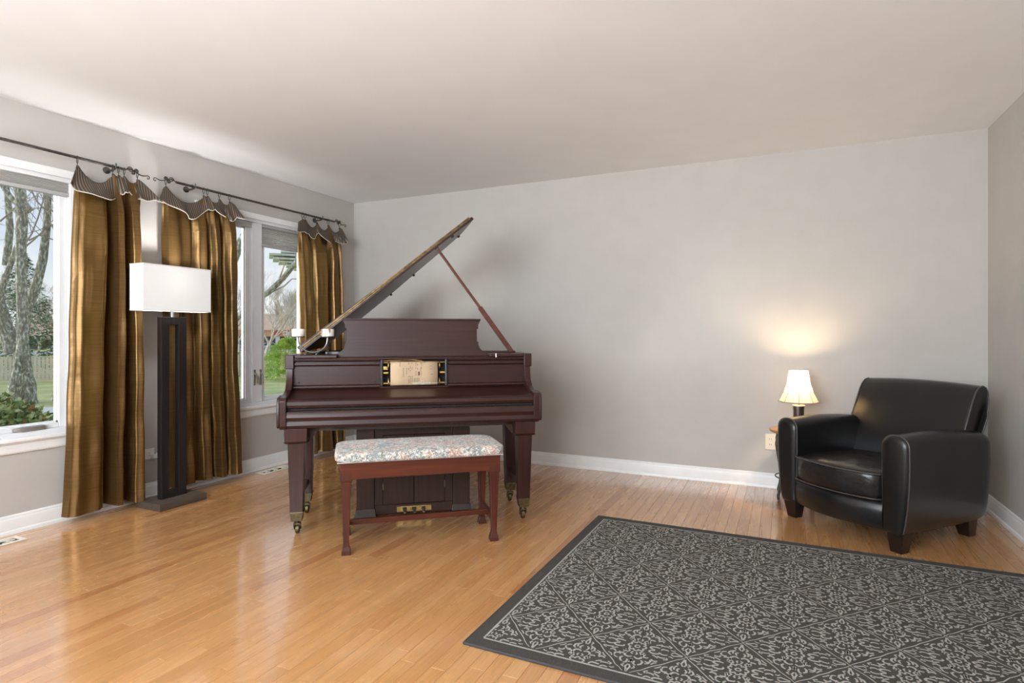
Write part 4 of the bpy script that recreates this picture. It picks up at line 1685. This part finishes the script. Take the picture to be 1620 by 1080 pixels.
Mbell = shade_mat('cream_bell_fabric', (.80, .72, .56), (.95, .80, .52), .30, (1.0, .83, .55), .35)
NS = 48


def bell(th, t):
    r = interp([(0, .124), (.12, .109), (.35, .088), (.65, .070), (1, .060)], t)
    k = abs(math.sin(th * 4))          # eight panels pulled in between ribs
    r *= 1 - .035 * k
    return (r * math.cos(th), r * math.sin(th), lerp(.192, .398, t))


bm = BM()
V = [[bm.verts.new(bell(2 * PI * i / NS, j / 14)) for i in range(NS)] for j in range(15)]
for j in range(14):
    for i in range(NS):
        bm.faces.new((V[j][i], V[j][(i + 1) % NS], V[j + 1][(i + 1) % NS], V[j + 1][i]))
sh = obj('shade', bm, Mbell, tl, ang=60)
Mtrim = mat('shade_braid', (.40, .31, .20), .7)
for k in range(8):
    bm = BM()
    tube(bm, [Vector(bell(2 * PI * k / 8, j / 12)) * 1.0 for j in range(13)], .0020, 5)
    obj('rib', bm, Mtrim, sh)
for t_ in (0, 1):
    bm = BM()
    q = [bell(2 * PI * i / NS, t_) for i in range(NS + 1)]
    tube(bm, q, .0034, 6)
    obj('trim_band', bm, Mtrim if t_ == 0 else M_cream, sh)
bm = BM()
superbox(bm, (0, 0, .262), (.026, .026, .034), 1.0, 16, 10)
obj('bulb', bm, mat('warm_bulb', (1, .8, .5), .5, emit=(1, .72, .38), es=8), tl)
b_ = light('table_lamp_glow', 'POINT', (0, 0, .28), (0, 0, 0), 15, (1, .76, .47), .02)
b_.parent = tl
b_.location = (0, 0, .362)

# ================================================================== FLOOR LAMP
FX, FY = -3.69, 2.568
fp = thing('floor_lamp', 'floor lamp with white rectangular shade and open black wooden frame', 'lamp', (FX, FY, 0))
bm = BM(); bx(bm, -.12, -.165, .001, .12, .165, .045)
obj('base', bm, M_lamps, fp, smooth=False, bevel=.002)
bm = BM()
ya, yb2 = -.073 + .015, .107 - .0
ya, yb2 = -.088, .088
bx(bm, -.021, ya, .0455, .021, ya + .054, 1.235)
bx(bm, -.021, yb2 - .054, .0455, .021, yb2, 1.235)
bx(bm, -.021, ya + .054, 1.185, .021, yb2 - .054, 1.235)
bx(bm, -.021, ya + .054, .0455, .021, yb2 - .054, .095)
obj('open_frame', bm, M_lampb, fp, smooth=False, bevel=.0015)
bm = BM(); tube(bm, [(0, 0, 1.235), (0, 0, 1.40)], .011, 12)
obj('neck', bm, mat('grey_metal', (.30, .31, .33), .35, .8), fp)
Mlin = shade_mat('white_linen_shade', (.80, .80, .79), (.92, .91, .87), .12, (1, .98, .94), .10)
bm = BM()
hx, hy, z0, z1 = .066, .236, 1.277, 1.565
for q in (((-hx, -hy), (hx, -hy)), ((hx, -hy), (hx, hy)), ((hx, hy), (-hx, hy)), ((-hx, hy), (-hx, -hy))):
    n = 10
    a0, a1 = Vector((*q[0], 0)), Vector((*q[1], 0))
    vs = [bm.verts.new((q[0][0], q[0][1], z0)), bm.verts.new((q[1][0], q[1][1], z0)), bm.verts.new((q[1][0], q[1][1], z1)), bm.verts.new((q[0][0], q[0][1], z1))]
    bm.faces.new(vs)
bmesh.ops.remove_doubles(bm, verts=bm.verts[:], dist=.0005)
sh = obj('shade', bm, Mlin, fp, smooth=False, solid=.002)
for z in (z0, z1):
    bm = BM()
    for q in ((-hx - .002, -hy - .002, hx + .002, -hy + .004), (-hx - .002, hy - .004, hx + .002, hy + .002), (-hx - .002, -hy + .004, -hx + .004, hy - .004), (hx - .004, -hy + .004, hx + .002, hy - .004)):
        bx(bm, q[0], q[1], z - .004, q[2], q[3], z + .004)
    obj('shade_rim', bm, M_plastic, sh, smooth=False)
bm = BM()
for s in (-1, 1):
    tube(bm, [(0, 0, 1.40), (s * hx, 0, 1.40)], .0025, 6)
lathe(bm, [(0, 1.37), (.018, 1.37), (.018, 1.425), (0, 1.425)], 16)
obj('socket', bm, M_plastic, fp)
bm = BM(); superbox(bm, (0, 0, 1.46), (.028, .028, .038), 1.0, 16, 10)
obj('bulb', bm, mat('cool_bulb', (1, 1, 1), .5, emit=(1, .96, .90), es=14), fp)
b_ = light('floor_lamp_glow', 'POINT', (0, 0, 0), (0, 0, 0), 30, (.98, .98, 1), .035)
b_.parent = fp
b_.location = (.04, 0, 1.47)

# ================================================================== GARDEN AND STREET
def gz(x, y):
    d = math.hypot(x, y)
    z = ZG
    if d > 27:
        z -= 1.6 * min(1, (d - 27) / 104)
    if d > 175:
        z += (d - 175) * .03
    return z


M_grass = noise_mat('lawn_grass', (.38, .46, .13), (.60, .62, .26), (1, 1, 1), 1.3, .95, bump=.5, detail=8, c3=(.52, .50, .22), bscale=14)
M_asph = noise_mat('asphalt', (.42, .42, .43), (.52, .52, .53), (1, 1, 1), .5, .9)
M_conc = noise_mat('concrete', (.72, .69, .63), (.8, .77, .71), (1, 1, 1), 2, .9)
M_bark = noise_mat('lichen_bark', (.15, .14, .11), (.66, .67, .60), (1, 1, .45), 22, .95, bump=.7, detail=8, lo=.38, hi=.68, c3=(.28, .28, .21))
M_twig = noise_mat('twig_bark', (.28, .235, .20), (.46, .40, .33), (1, 1, 1), 5, .95)
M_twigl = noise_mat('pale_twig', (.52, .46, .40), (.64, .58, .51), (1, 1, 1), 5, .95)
M_fence = noise_mat('weathered_cedar', (.62, .53, .42), (.80, .71, .58), (2, 2, .6), 5, .9)
M_spruce = noise_mat('spruce_needles', (.045, .12, .055), (.14, .28, .12), (1, 1, 1), 4, .9)
M_conif = noise_mat('bright_conifer', (.26, .42, .06), (.55, .70, .15), (1, 1, 1), 5, .9)
M_hedge = noise_mat('hedge_leaves', (.13, .20, .05), (.62, .64, .32), (1, 1, 1), 9, .6, c3=(.30, .38, .12))
M_hedger = noise_mat('red_brown_leaves', (.42, .18, .07), (.6, .34, .14), (1, 1, 1), 9, .6)

bm = BM()
xs = [-4.1, -6, -9, -13, -18, -23, -28, -36, -50, -75, -105, -140, -175, -215, -260]
ys = [-90, -60, -35, -18, -8, 0, 5, 10, 15, 20, 26, 34, 48, 70, 95, 125, 160, 200, 260]
V = [[bm.verts.new((x, y, gz(x, y))) for y in ys] for x in xs]
for i in range(len(xs) - 1):
    for j in range(len(ys) - 1):
        bm.faces.new((V[i][j], V[i][j + 1], V[i + 1][j + 1], V[i + 1][j]))
obj('ground', bm, M_grass, kind='structure')
o = C.objects['ground']
# driveway and street beyond the fence: curved strip at a constant distance
bm = BM()


def strip(bm, d0, d1, a0, a1, dz, n=30):
    A = []
    for k in range(n + 1):
        a_ = rad(lerp(a0, a1, k / n))
        row = []
        for d in (d0, d1):
            x, y = -d * math.sin(a_), d * math.cos(a_)
            row.append(bm.verts.new((x, y, gz(x, y) + dz)))
        A.append(row)
    for a_, b in zip(A, A[1:]):
        bm.faces.new((a_[0], a_[1], b[1], b[0]))


strip(bm, 104, 140, 20, 85, .06)
obj('parking_lot', bm, M_asph, smooth=False, kind='structure')
bm = BM(); strip(bm, 16.0, 17.3, 58, 84, .03)
obj('sidewalk', bm, M_conc, smooth=False, kind='structure')


def limb(bm, pts, rs, seg=7):
    tube(bm, pts, rs, seg)


def grow(bm, p, d, L_, r, depth, rn, spread=.55, up=.12, kids=3, minr=.006):
    n = 3
    pts = [p]
    q = p
    dd = d.copy()
    for i in range(n):
        dd = (dd + Vector((rn.uniform(-1, 1), rn.uniform(-1, 1), rn.uniform(-1, 1))) * .16 + Vector((0, 0, up * .4))).normalized()
        q = q + dd * (L_ / n)
        pts.append(q)
    rs = [max(minr, lerp(r, r * .62, i / n)) for i in range(n + 1)]
    tube(bm, pts, rs, 6 if depth > 3 else 4 if depth > 1 else 3, cap=False)
    if depth <= 0:
        return
    for k in range(kids + (1 if rn.random() < .5 else 0)):
        t_ = rn.uniform(.35, 1.0) if k else 1.0
        i = min(n - 1, int(t_ * n))
        base = pts[i].lerp(pts[i + 1], min(1, t_ * n - i))
        side = Vector((rn.uniform(-1, 1), rn.uniform(-1, 1), rn.uniform(-.5, 1))).normalized()
        nd = (dd + side * spread * rn.uniform(.7, 1.5) + Vector((0, 0, up))).normalized()
        grow(bm, base, nd, L_ * rn.uniform(.62, .85), r * .55, depth - 1, rn, spread, up, kids, minr)


def leaves(bm, n, fn, size, rn):
    for _ in range(n):
        p, nrm = fn(rn)
        s = size * rn.uniform(.6, 1.3)
        a_ = Vector((rn.uniform(-1, 1), rn.uniform(-1, 1), rn.uniform(-1, 1))).normalized()
        t1 = (nrm * .7 + a_).normalized()
        t2 = t1.cross(Vector((rn.uniform(-1, 1), rn.uniform(-1, 1), rn.uniform(-1, 1)))).normalized()
        vs = [bm.verts.new(p), bm.verts.new(p + t1 * s * .5 + t2 * s * .28), bm.verts.new(p + t1 * s), bm.verts.new(p + t1 * s * .5 - t2 * s * .28)]
        bm.faces.new(vs)


def at0(name, label, cat, base, group=None):
    t_ = thing(name, label, cat, base, 0, group)
    return t_, Matrix.Translation(-Vector(base))


# multi-stemmed tree outside the left window
base = P(32, 640, 14.2); base.z = ZG
tr, inv = at0('multi_stem_tree', 'large grey lichen-spotted tree with several stems outside the left window', 'tree', base)
rn = crand(4)


def pp(lst, D=14.0, dj=0.):
    return [P(x, y, D + dj * i) for i, (x, y) in enumerate(lst)]


stems = [
    ([(18, 646), (22, 618), (30, 585), (36, 550), (36, 500), (34, 450), (33, 400), (35, 350), (33, 310), (28, 270), (22, 200)], [.17, .13, .13, .125, .115, .11, .11, .12, .12, .09, .07], 14.0, 0),
    ([(44, 648), (45, 610), (36, 575), (20, 540), (8, 500), (-4, 460), (-14, 400)], [.20, .17, .12, .11, .10, .09, .08], 14.3, .05),
    ([(50, 648), (44, 600), (38, 540), (42, 490), (58, 450), (68, 410), (74, 360), (76, 310), (78, 240)], [.17, .13, .10, .10, .11, .10, .085, .075, .06], 14.6, .04),
    ([(14, 560), (4, 520), (-4, 480), (8, 440), (20, 410), (28, 385)], [.09, .08, .08, .07, .06, .05], 14.1, 0),
    ([(36, 335), (48, 330), (40, 322), (22, 318), (8, 300), (-2, 282)], [.10, .07, .06, .06, .055, .05], 14.0, 0),
    ([(10, 420), (16, 360), (12, 310), (6, 270)], [.09, .08, .07, .06], 14.8, 0),
]
for lst, rs, D, dj in stems:
    bm = BM()
    limb(bm, pp(lst, D, dj), rs, 9)
    bm.transform(inv)
    obj('trunk', bm, M_bark, tr)
bm = BM()
for lst in ([(40, 385), (50, 370), (60, 345), (68, 318), (72, 290)], [(38, 392), (55, 378), (72, 362), (90, 352)], [(76, 350), (86, 360), (95, 380), (106, 395)], [(70, 330), (58, 318), (50, 300)], [(78, 330), (92, 340), (106, 352)],
            [(46, 380), (62, 372), (88, 380), (108, 382)], [(0, 350), (14, 338), (30, 322)]):
    q = pp(lst, 14.2)
    limb(bm, q, [.022 - .014 * i / len(q) for i in range(len(q))], 5)
    for k in range(4):
        b_ = q[1].lerp(q[-1], rn.random())
        grow(bm, b_, Vector((rn.uniform(-.6, .6), rn.uniform(-.6, .6), rn.uniform(-.2, .8))).normalized(), rn.uniform(.5, .9), .010, 2, rn, .7, .05, 2, .005)
bm.transform(inv)
obj('twigs', bm, M_twig, tr, kind='stuff')
# leaning trunk
base = P(92, 634, 15.2); base.z = ZG
tr, inv = at0('leaning_tree', 'grey trunk leaning to the right at the lower right of the left window', 'tree', base)
bm = BM()
limb(bm, [P(94, 640, 15.2), P(96, 622, 15.2), P(103, 590, 15.2), P(112, 550, 15.2), P(124, 480, 15.3), P(135, 400, 15.4)], [.22, .17, .14, .12, .10, .08], 9)
bm.transform(inv); obj('trunk', bm, M_bark, tr)

# spreading tree seen through the second window
base = P(318, 660, 12.0); base.z = ZG
tr, inv = at0('spreading_tree', 'bare tree with thick limbs crossing the second window', 'tree', base)
bm = BM(); limb(bm, [P(318, 664, 12), P(322, 600, 12), P(330, 540, 12), P(340, 500, 12), P(345, 430, 12)], [.20, .16, .15, .13, .10], 9)
bm.transform(inv); obj('trunk', bm, M_bark, tr)
for lst, rs in (([(345, 435), (368, 412), (380, 385), (394, 355), (410, 320)], [.10, .10, .085, .06, .05]),
                ([(360, 520), (372, 505), (386, 492), (396, 478), (425, 462), (448, 440), (468, 415), (492, 402)], [.06, .06, .055, .05, .055, .052, .052, .05])):
    bm = BM(); limb(bm, pp(lst, 11.8), rs, 8); bm.transform(inv)
    obj('limb', bm, M_bark, tr)
bm = BM()
rn = crand(8)
for lst in ([(470, 414), (466, 396), (464, 380)], [(396, 480), (430, 462), (450, 452), (462, 441), (474, 441), (482, 436)], [(372, 392), (384, 402), (394, 410)], [(440, 445), (446, 430), (450, 418)], [(392, 500), (372, 520), (360, 540)]):
    q = pp(lst, 11.8)
    limb(bm, q, [.018 - .010 * i / len(q) for i in range(len(q))], 5)
bm.transform(inv); obj('twigs', bm, M_twig, tr, kind='stuff')

# far bare trees
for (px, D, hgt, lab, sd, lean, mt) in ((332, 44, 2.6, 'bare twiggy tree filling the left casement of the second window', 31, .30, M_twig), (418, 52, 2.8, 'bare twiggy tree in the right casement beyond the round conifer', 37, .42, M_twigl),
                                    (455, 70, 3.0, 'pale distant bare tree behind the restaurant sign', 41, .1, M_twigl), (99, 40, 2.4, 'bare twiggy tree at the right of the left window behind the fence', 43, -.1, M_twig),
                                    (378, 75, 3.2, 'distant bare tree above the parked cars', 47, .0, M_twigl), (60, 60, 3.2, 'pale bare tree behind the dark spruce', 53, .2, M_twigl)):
    b_ = P(px, 540, D); b_.z = gz(b_.x, b_.y)
    tr, inv = at0('bare_tree', lab, 'tree', b_, 'bare trees beyond the fence')
    rn = crand(sd)
    bm = BM()
    top = b_ + Vector((Rt.x * lean * 1.2, Rt.y * lean * 1.2, hgt * .55))
    tube(bm, [b_, b_.lerp(top, .5), top], [.16, .13, .12], 8)
    bm.transform(inv); obj('trunk', bm, mt, tr)
    bm = BM()
    for k in range(5):
        a_ = k * 2 * PI / 5 + rn.random()
        d = Vector((math.cos(a_) * .7 + Rt.x * lean, math.sin(a_) * .7 + Rt.y * lean, .85)).normalized()
        grow(bm, top - Vector((0, 0, .12 * k)), d, hgt * rn.uniform(.55, .8), .085, 5, rn, .50, .10, 3 if k % 2 else 2, .0065 * D / 44)
    bm.transform(inv); obj('branches', bm, mt, tr, kind='stuff')

# dark spruce behind the fence
base = P(38, 600, 24); base.z = ZG
tr, inv = at0('spruce_tree', 'dark green spruce behind the fence in the left window', 'tree', base)
bm = BM(); tube(bm, [base, base + Vector((0, 0, 5.0))], [.10, .02], 7); bm.transform(inv); obj('trunk', bm, M_bark, tr)
rn = crand(3)
bm = BM()
for k in range(190):
    t_ = (k + .5) / 190
    z = lerp(.35, 5.0, t_)
    Rr = 1.75 * (1 - t_) ** .8 + .05
    a_ = k * 2.4
    for j in range(int(14 + 40 * (1 - t_))):
        s = rn.random() ** .6
        aa = a_ + rn.uniform(-.3, .3)
        p = base + Vector((math.cos(aa) * Rr * s, math.sin(aa) * Rr * s, z - .28 * s * s * Rr + rn.uniform(-.06, .06)))
        w = .16 * rn.uniform(.5, 1.1)
        d = Vector((math.cos(aa) + rn.uniform(-.8, .8), math.sin(aa) + rn.uniform(-.8, .8), -.25 + rn.uniform(-.2, .3))).normalized()
        sd = d.cross(Vector((rn.uniform(-1, 1), rn.uniform(-1, 1), 1))).normalized()
        vs = [bm.verts.new(p - sd * w * .22), bm.verts.new(p + d * w), bm.verts.new(p + sd * w * .22)]
        bm.faces.new(vs)
bm.transform(inv)
obj('needles', bm, M_spruce, tr, kind='stuff', smooth=False, norm=False)

# bright round conifer
base = P(454, 596, 22.0); base.z = ZG
tr, inv = at0('dwarf_conifer', 'bright green mounded conifer shrub on the lawn outside the second window', 'shrub', base)
bm = BM(); tube(bm, [base, base + Vector((0, 0, 1.0))], [.05, .02], 6); bm.transform(inv); obj('stem', bm, M_twig, tr)
bm = BM()
rn = crand(13)
cl = []
for k in range(150):
    t_ = rn.random() ** .8
    a_ = rn.random() * 2 * PI
    z = .05 + 1.48 * t_
    Rr = interp([(0, .66), (.25, .80), (.5, .66), (.75, .42), (.9, .22), (1, .05)], t_)
    cl.append((Vector((math.cos(a_) * Rr, math.sin(a_) * Rr, z)), Vector((math.cos(a_), math.sin(a_), .6)).normalized(), rn.uniform(.10, .19)))
for c, n_, r in cl:
    for k in range(110):
        v = Vector((rn.gauss(0, 1), rn.gauss(0, 1), rn.gauss(0, .6))).normalized()
        p = base + c + Vector((v.x * r, v.y * r, v.z * r * .6))
        d = (v + n_ * .5).normalized()
        s_ = d.cross(Vector((rn.uniform(-1, 1), rn.uniform(-1, 1), rn.uniform(-1, 1)))).normalized()
        w = .05
        bm.faces.new([bm.verts.new(p - s_ * w * .3), bm.verts.new(p + d * w), bm.verts.new(p + s_ * w * .3)])
bm.transform(inv)
obj('foliage', bm, M_conif, tr, kind='stuff', smooth=False, norm=False)

# foundation shrubs under the left window
for i, (x, y, r, lab, m2) in enumerate(((-6.55, 2.05, .66, 'green leafy shrub at the lower left outside the left window', 0), (-7.85, 3.35, .74, 'green leafy shrub in the middle below the left window view', 0),
                                        (-6.35, 3.68, .62, 'leafy shrub with reddish-brown leaves at the right of the left window', 1), (-9.1, 1.9, .72, 'far low leafy shrub behind the other window shrubs', 0))):
    sh_, inv = at0('leafy_shrub', lab, 'shrub', (x, y, ZG), 'shrubs under the left window')
    rn = crand(60 + i)
    bm = BM()
    for k in range(9):
        a_ = rn.random() * 6.28
        tube(bm, [(0, 0, 0), (.2 * math.cos(a_), .2 * math.sin(a_), .4), (.5 * r * math.cos(a_), .5 * r * math.sin(a_), .85)], [.015, .010, .005], 5)
    obj('stems', bm, M_twig, sh_)

    def fn(rn):
        v = Vector((rn.gauss(0, 1), rn.gauss(0, 1), abs(rn.gauss(0, 1)))).normalized()
        k_ = rn.uniform(.8, 1.03)
        lump = 1 + .07 * math.sin(v.x * 9 + i) * math.sin(v.y * 8)
        return Vector((v.x * r * k_, v.y * r * k_, .12 + v.z * .88 * k_ * lump)), v
    bm = BM(); leaves(bm, 6500, fn, .075, rn)
    obj('foliage', bm, M_hedge, sh_, kind='stuff', smooth=False, norm=False)
    bm = BM(); leaves(bm, 2600 if m2 else 500, fn, .07, rn)
    obj('red_leaves', bm, M_hedger, sh_, kind='stuff', smooth=False, norm=False, label='reddish-brown leaves')

# picket fence
FA, FB = Vector((-24.49, 11.73, 0)), Vector((-19.44, 17.59, 0))
fd = (FB - FA).normalized()
st_ = FA - fd * 3.6
ang_ = math.atan2(fd.y, fd.x)
fn_ = thing('board_fence', 'low weathered wooden board fence across the lawn', 'fence', (st_.x, st_.y, ZG), ang_)
nb = 142
me_b = None
rn = crand(2)
for k in range(nb):
    if me_b is None:
        bm = BM()
        ring_loft(bm, [[(0, -.010, .04), (.092, -.010, .04), (.092, .010, .04), (0, .010, .04)], [(0, -.010, .86), (.092, -.010, .86), (.092, .010, .86), (0, .010, .86)],
                       [(.018, -.010, .885), (.074, -.010, .885), (.074, .010, .885), (.018, .010, .885)]])
        o = obj('board', bm, M_fence, fn_, smooth=False)
        me_b = o.data
    else:
        o = bpy.data.objects.new('board', me_b)
        C.objects.link(o)
        o.parent = fn_
    o.location = (k * .118, -.022 + rn.uniform(-.003, .003), rn.uniform(-.008, .008))
for z in (.16, .74):
    bm = BM(); bx(bm, 0, -.011, z, nb * .118, .025, z + .08)
    obj('rail', bm, M_fence, fn_, smooth=False)
bm = BM(); bx(bm, 0, -.05, .885, nb * .118, .05, .915)
obj('cap_rail', bm, M_fence, fn_, smooth=False)
for k in range(8):
    bm = BM(); taper(bm, k * 2.36 + .9, .03, 0, .1, .1, .98, .1, .1)
    obj('post', bm, noise_mat('post_cedar', (.30, .20, .13), (.42, .29, .20), (3, 3, 1), 5, .9), fn_, smooth=False)

# stacked slatted canopy high in the right pane
ct = P(482, 412, 13.5)
t = thing('slatted_canopy', 'grey-green tiered slatted canopy high in the right casement behind a branch', 'canopy', ct, rad(48))
Mg = noise_mat('grey_green_paint', (.52, .57, .50), (.68, .72, .64), (3, 3, 3), 3, .8)
for k, (w, z) in enumerate(((.52, .13), (.76, .045), (.68, -.035), (.56, -.10), (.40, -.165), (.24, -.235))):
    bm = BM()
    bx(bm, -w, -w * .5, z, w, w * .5, z + .045)
    obj('slat', bm, Mg, t, smooth=False, bevel=.004)
bm = BM(); tube(bm, [(0, 0, -.26), (0, 0, .75)], .02, 6)
ring_loft(bm, [[(-.50, -.24, .175), (.50, -.24, .175), (.5, .24, .175), (-.5, .24, .175)], [(-.06, -.05, .27), (.06, -.05, .27), (.06, .05, .27), (-.06, .05, .27)]])
obj('centre_post', bm, Mg, t, smooth=False)

# restaurant with orange roof
o0 = P(425, 551.4, 131)
rt_ = thing('restaurant', 'low restaurant with tan-orange roof and red and white sign across the street', 'building', (o0.x, o0.y, gz(o0.x, o0.y)), rad(47.6))
M_roof = noise_mat('tan_orange_roof', (.74, .48, .33), (.84, .58, .42), (1, 1, 3), 1.2, .8)
M_fas = noise_mat('orange_fascia', (.70, .36, .17), (.80, .43, .21), (1, 1, 1), 1, .7)
M_brick = noise_mat('dark_storefront', (.10, .07, .06), (.17, .12, .10), (1, 1, 1), 2, .7)
bm = BM(); bx(bm, -13, 0, 0, 12, 14, 2.8)
obj('wall', bm, M_brick, rt_, smooth=False)
bm = BM(); bx(bm, -14, -1.2, 2.75, 13, 14, 4.2)
obj('fascia', bm, M_fas, rt_, smooth=False)
bm = BM()
ring_loft(bm, [[(-14.4, -1.6, 4.2), (13.4, -1.6, 4.2), (13.4, 15, 4.2), (-14.4, 15, 4.2)], [(-10, 3.2, 7.9), (9.5, 3.2, 7.9), (9.5, 10, 7.9), (-10, 10, 7.9)]])
obj('roof', bm, M_roof, rt_, smooth=False)
M_white = mat('white_paint', (.80, .80, .78), .6)
for x, w in ((-12, .5), (-7.5, .4), (-3.2, .4), (1.4, .9), (7.5, .4), (11.5, .5)):
    bm = BM(); bx(bm, x, -1.0, 0, x + w, -.5, 2.78)
    obj('porch_column', bm, M_white, rt_, smooth=False)
for x, w, z0 in ((-11, 2.8, .7), (-6.6, 2.8, .7), (4.6, 2.2, .8), (8.6, 2.2, .8)):
    bm = BM(); bx(bm, x, -.06, z0, x + w, .0, 2.4)
    f_ = obj('window', bm, M_white, rt_, smooth=False)
    bm = BM(); bx(bm, x + .12, -.10, z0 + .12, x + w - .12, -.061, 2.28)
    obj('pane', bm, mat('dark_pane', (.03, .035, .04), .1), f_, smooth=False)
bm = BM(); bx(bm, 2.6, -.12, 0, 3.9, .0, 2.1)
obj('door', bm, M_white, rt_, smooth=False)
tc_ = bpy.data.curves.new('sign_text', 'FONT')
tc_.body = 'Dairy Queen'
tc_.size = 1.35
tc_.extrude = .05
tc_.offset = .035
to_ = bpy.data.objects.new('tmp_text', tc_)
C.objects.link(to_)
dg = bpy.context.evaluated_depsgraph_get()
me = bpy.data.meshes.new_from_object(to_.evaluated_get(dg))
bpy.data.objects.remove(to_)
me.transform(Matrix.Translation((2.9, -1.28, 3.05)) @ Matrix.Rotation(rad(90), 4, 'X'))
me.materials.clear()
me.materials.append(mat('white_letters', (.92, .92, .90), .5))
o = bpy.data.objects.new('sign_lettering', me)
C.objects.link(o)
o.parent = rt_
bm = BM()
q = [(1.75 + .95 * math.cos(a_) * (1 if True else 1), 3.45 + .52 * math.sin(a_) * (1 - .25 * abs(math.cos(a_)))) for a_ in [2 * PI * k / 24 for k in range(24)]]
prism(bm, q, 1, -1.35, -1.21)
obj('sign_emblem', bm, mat('red_emblem', (.62, .05, .05), .5), rt_, smooth=False)

# second low building in the left window
o1 = P(92, 552, 128)
sb_ = thing('shop_building', 'low building with tan-orange roof behind the spruce in the left window', 'building', (o1.x, o1.y, gz(o1.x, o1.y)), rad(64))
bm = BM(); bx(bm, -8, 0, 0, 10, 10, 2.9)
obj('wall', bm, M_brick, sb_, smooth=False)
bm = BM(); ring_loft(bm, [[(-9, -1.4, 2.9), (11, -1.4, 2.9), (11, 11, 2.9), (-9, 11, 2.9)], [(-6, 3, 6.6), (8, 3, 6.6), (8, 8, 6.6), (-6, 8, 6.6)]])
obj('roof', bm, M_roof, sb_, smooth=False)
for x in (-6, -2, 2, 6):
    bm = BM(); bx(bm, x, -.08, .7, x + 2.2, 0, 2.3)
    obj('window', bm, mat('dark_pane', (.03, .035, .04), .1), sb_, smooth=False)
bm = BM(); bx(bm, -.6, -.9, 0, -.1, -.4, 2.9)
obj('porch_column', bm, M_white, sb_, smooth=False)


# cars
def car(label, px, D, yaw, color, py=552.5):
    b_ = P(px, py, D)
    t_ = thing('car', label, 'car', (b_.x, b_.y, gz(b_.x, b_.y) + .062), rad(yaw), 'parked cars across the street')
    prof = [(-2.2, .35), (-2.22, .62), (-2.1, .82), (-1.55, .92), (-1.0, 1.36), (-.3, 1.46), (.55, 1.40), (1.15, 1.0), (1.95, .86), (2.2, .68), (2.22, .35), (1.75, .28), (-1.75, .28)]
    bm = BM()
    ring_loft(bm, [[(x, -.86, z) for x, z in prof], [(x, .86, z) for x, z in prof]])
    obj('body', bm, mat('car_' + color, {'white': (.78, .78, .80), 'blue': (.10, .14, .20), 'silver': (.50, .53, .56), 'dark': (.06, .07, .09)}[color], .3, .2, coat=.6), t_, smooth=False, bevel=.06)
    bm = BM()
    for s in (-1, 1):
        prism(bm, [(-1.3, .93), (-.92, 1.30), (-.3, 1.38), (.5, 1.33), (.98, .98)], 1, s * .865, s * .875)
    obj('side_window', bm, mat('dark_pane', (.03, .035, .04), .1), t_, smooth=False)
    for x in (-1.4, 1.4):
        for s in (-1, 1):
            bm = BM(); lathe(bm, [(0, -.1), (.31, -.1), (.33, -.05), (.33, .05), (.31, .1), (0, .1)], 18, (x, s * .80, .33), axis=1)
            w_ = obj('wheel', bm, mat('tyre', (.02, .02, .02), .8), t_)
            bm = BM(); lathe(bm, [(0, -.01), (.18, -.01), (.18, .01), (0, .01)], 12, (x, s * .905, .33), axis=1)
            obj('hubcap', bm, M_steel, w_)


car('white car at the left edge of the second window', 368, 116, 50, 'white')
car('dark blue car beside the window post', 396, 104, 47, 'blue')
car('silver car left of the round conifer', 428, 114, 48, 'silver')
car('dark car parked close to the restaurant wall', 384, 126, 48, 'dark', 551.8)
car('pale car visible at the right of the left window', 98, 110, 65, 'white')
# oval sign on a post
b_ = P(469, 545, 62); b_.z = gz(b_.x, b_.y)
t = thing('oval_sign', 'white oval sign on a dark post at the right of the second window', 'sign', b_, rad(47))
bm = BM()
prism(bm, [(.48 * math.cos(a_), 3.0 + .80 * math.sin(a_)) for a_ in [2 * PI * k / 28 for k in range(28)]] if False else [(.48 * math.cos(2 * PI * k / 28), 4.9 + .80 * math.sin(2 * PI * k / 28)) for k in range(28)], 1, -.09, .0)
obj('oval_panel', bm, M_white, t, smooth=False)
bm = BM(); tube(bm, [(.62, .1, 0), (.62, .1, 6.2)], .07, 8)
bx(bm, .3, 0, 5.2, .75, .12, 5.9)
obj('post', bm, mat('navy_post', (.04, .07, .11), .5), t, smooth=False)
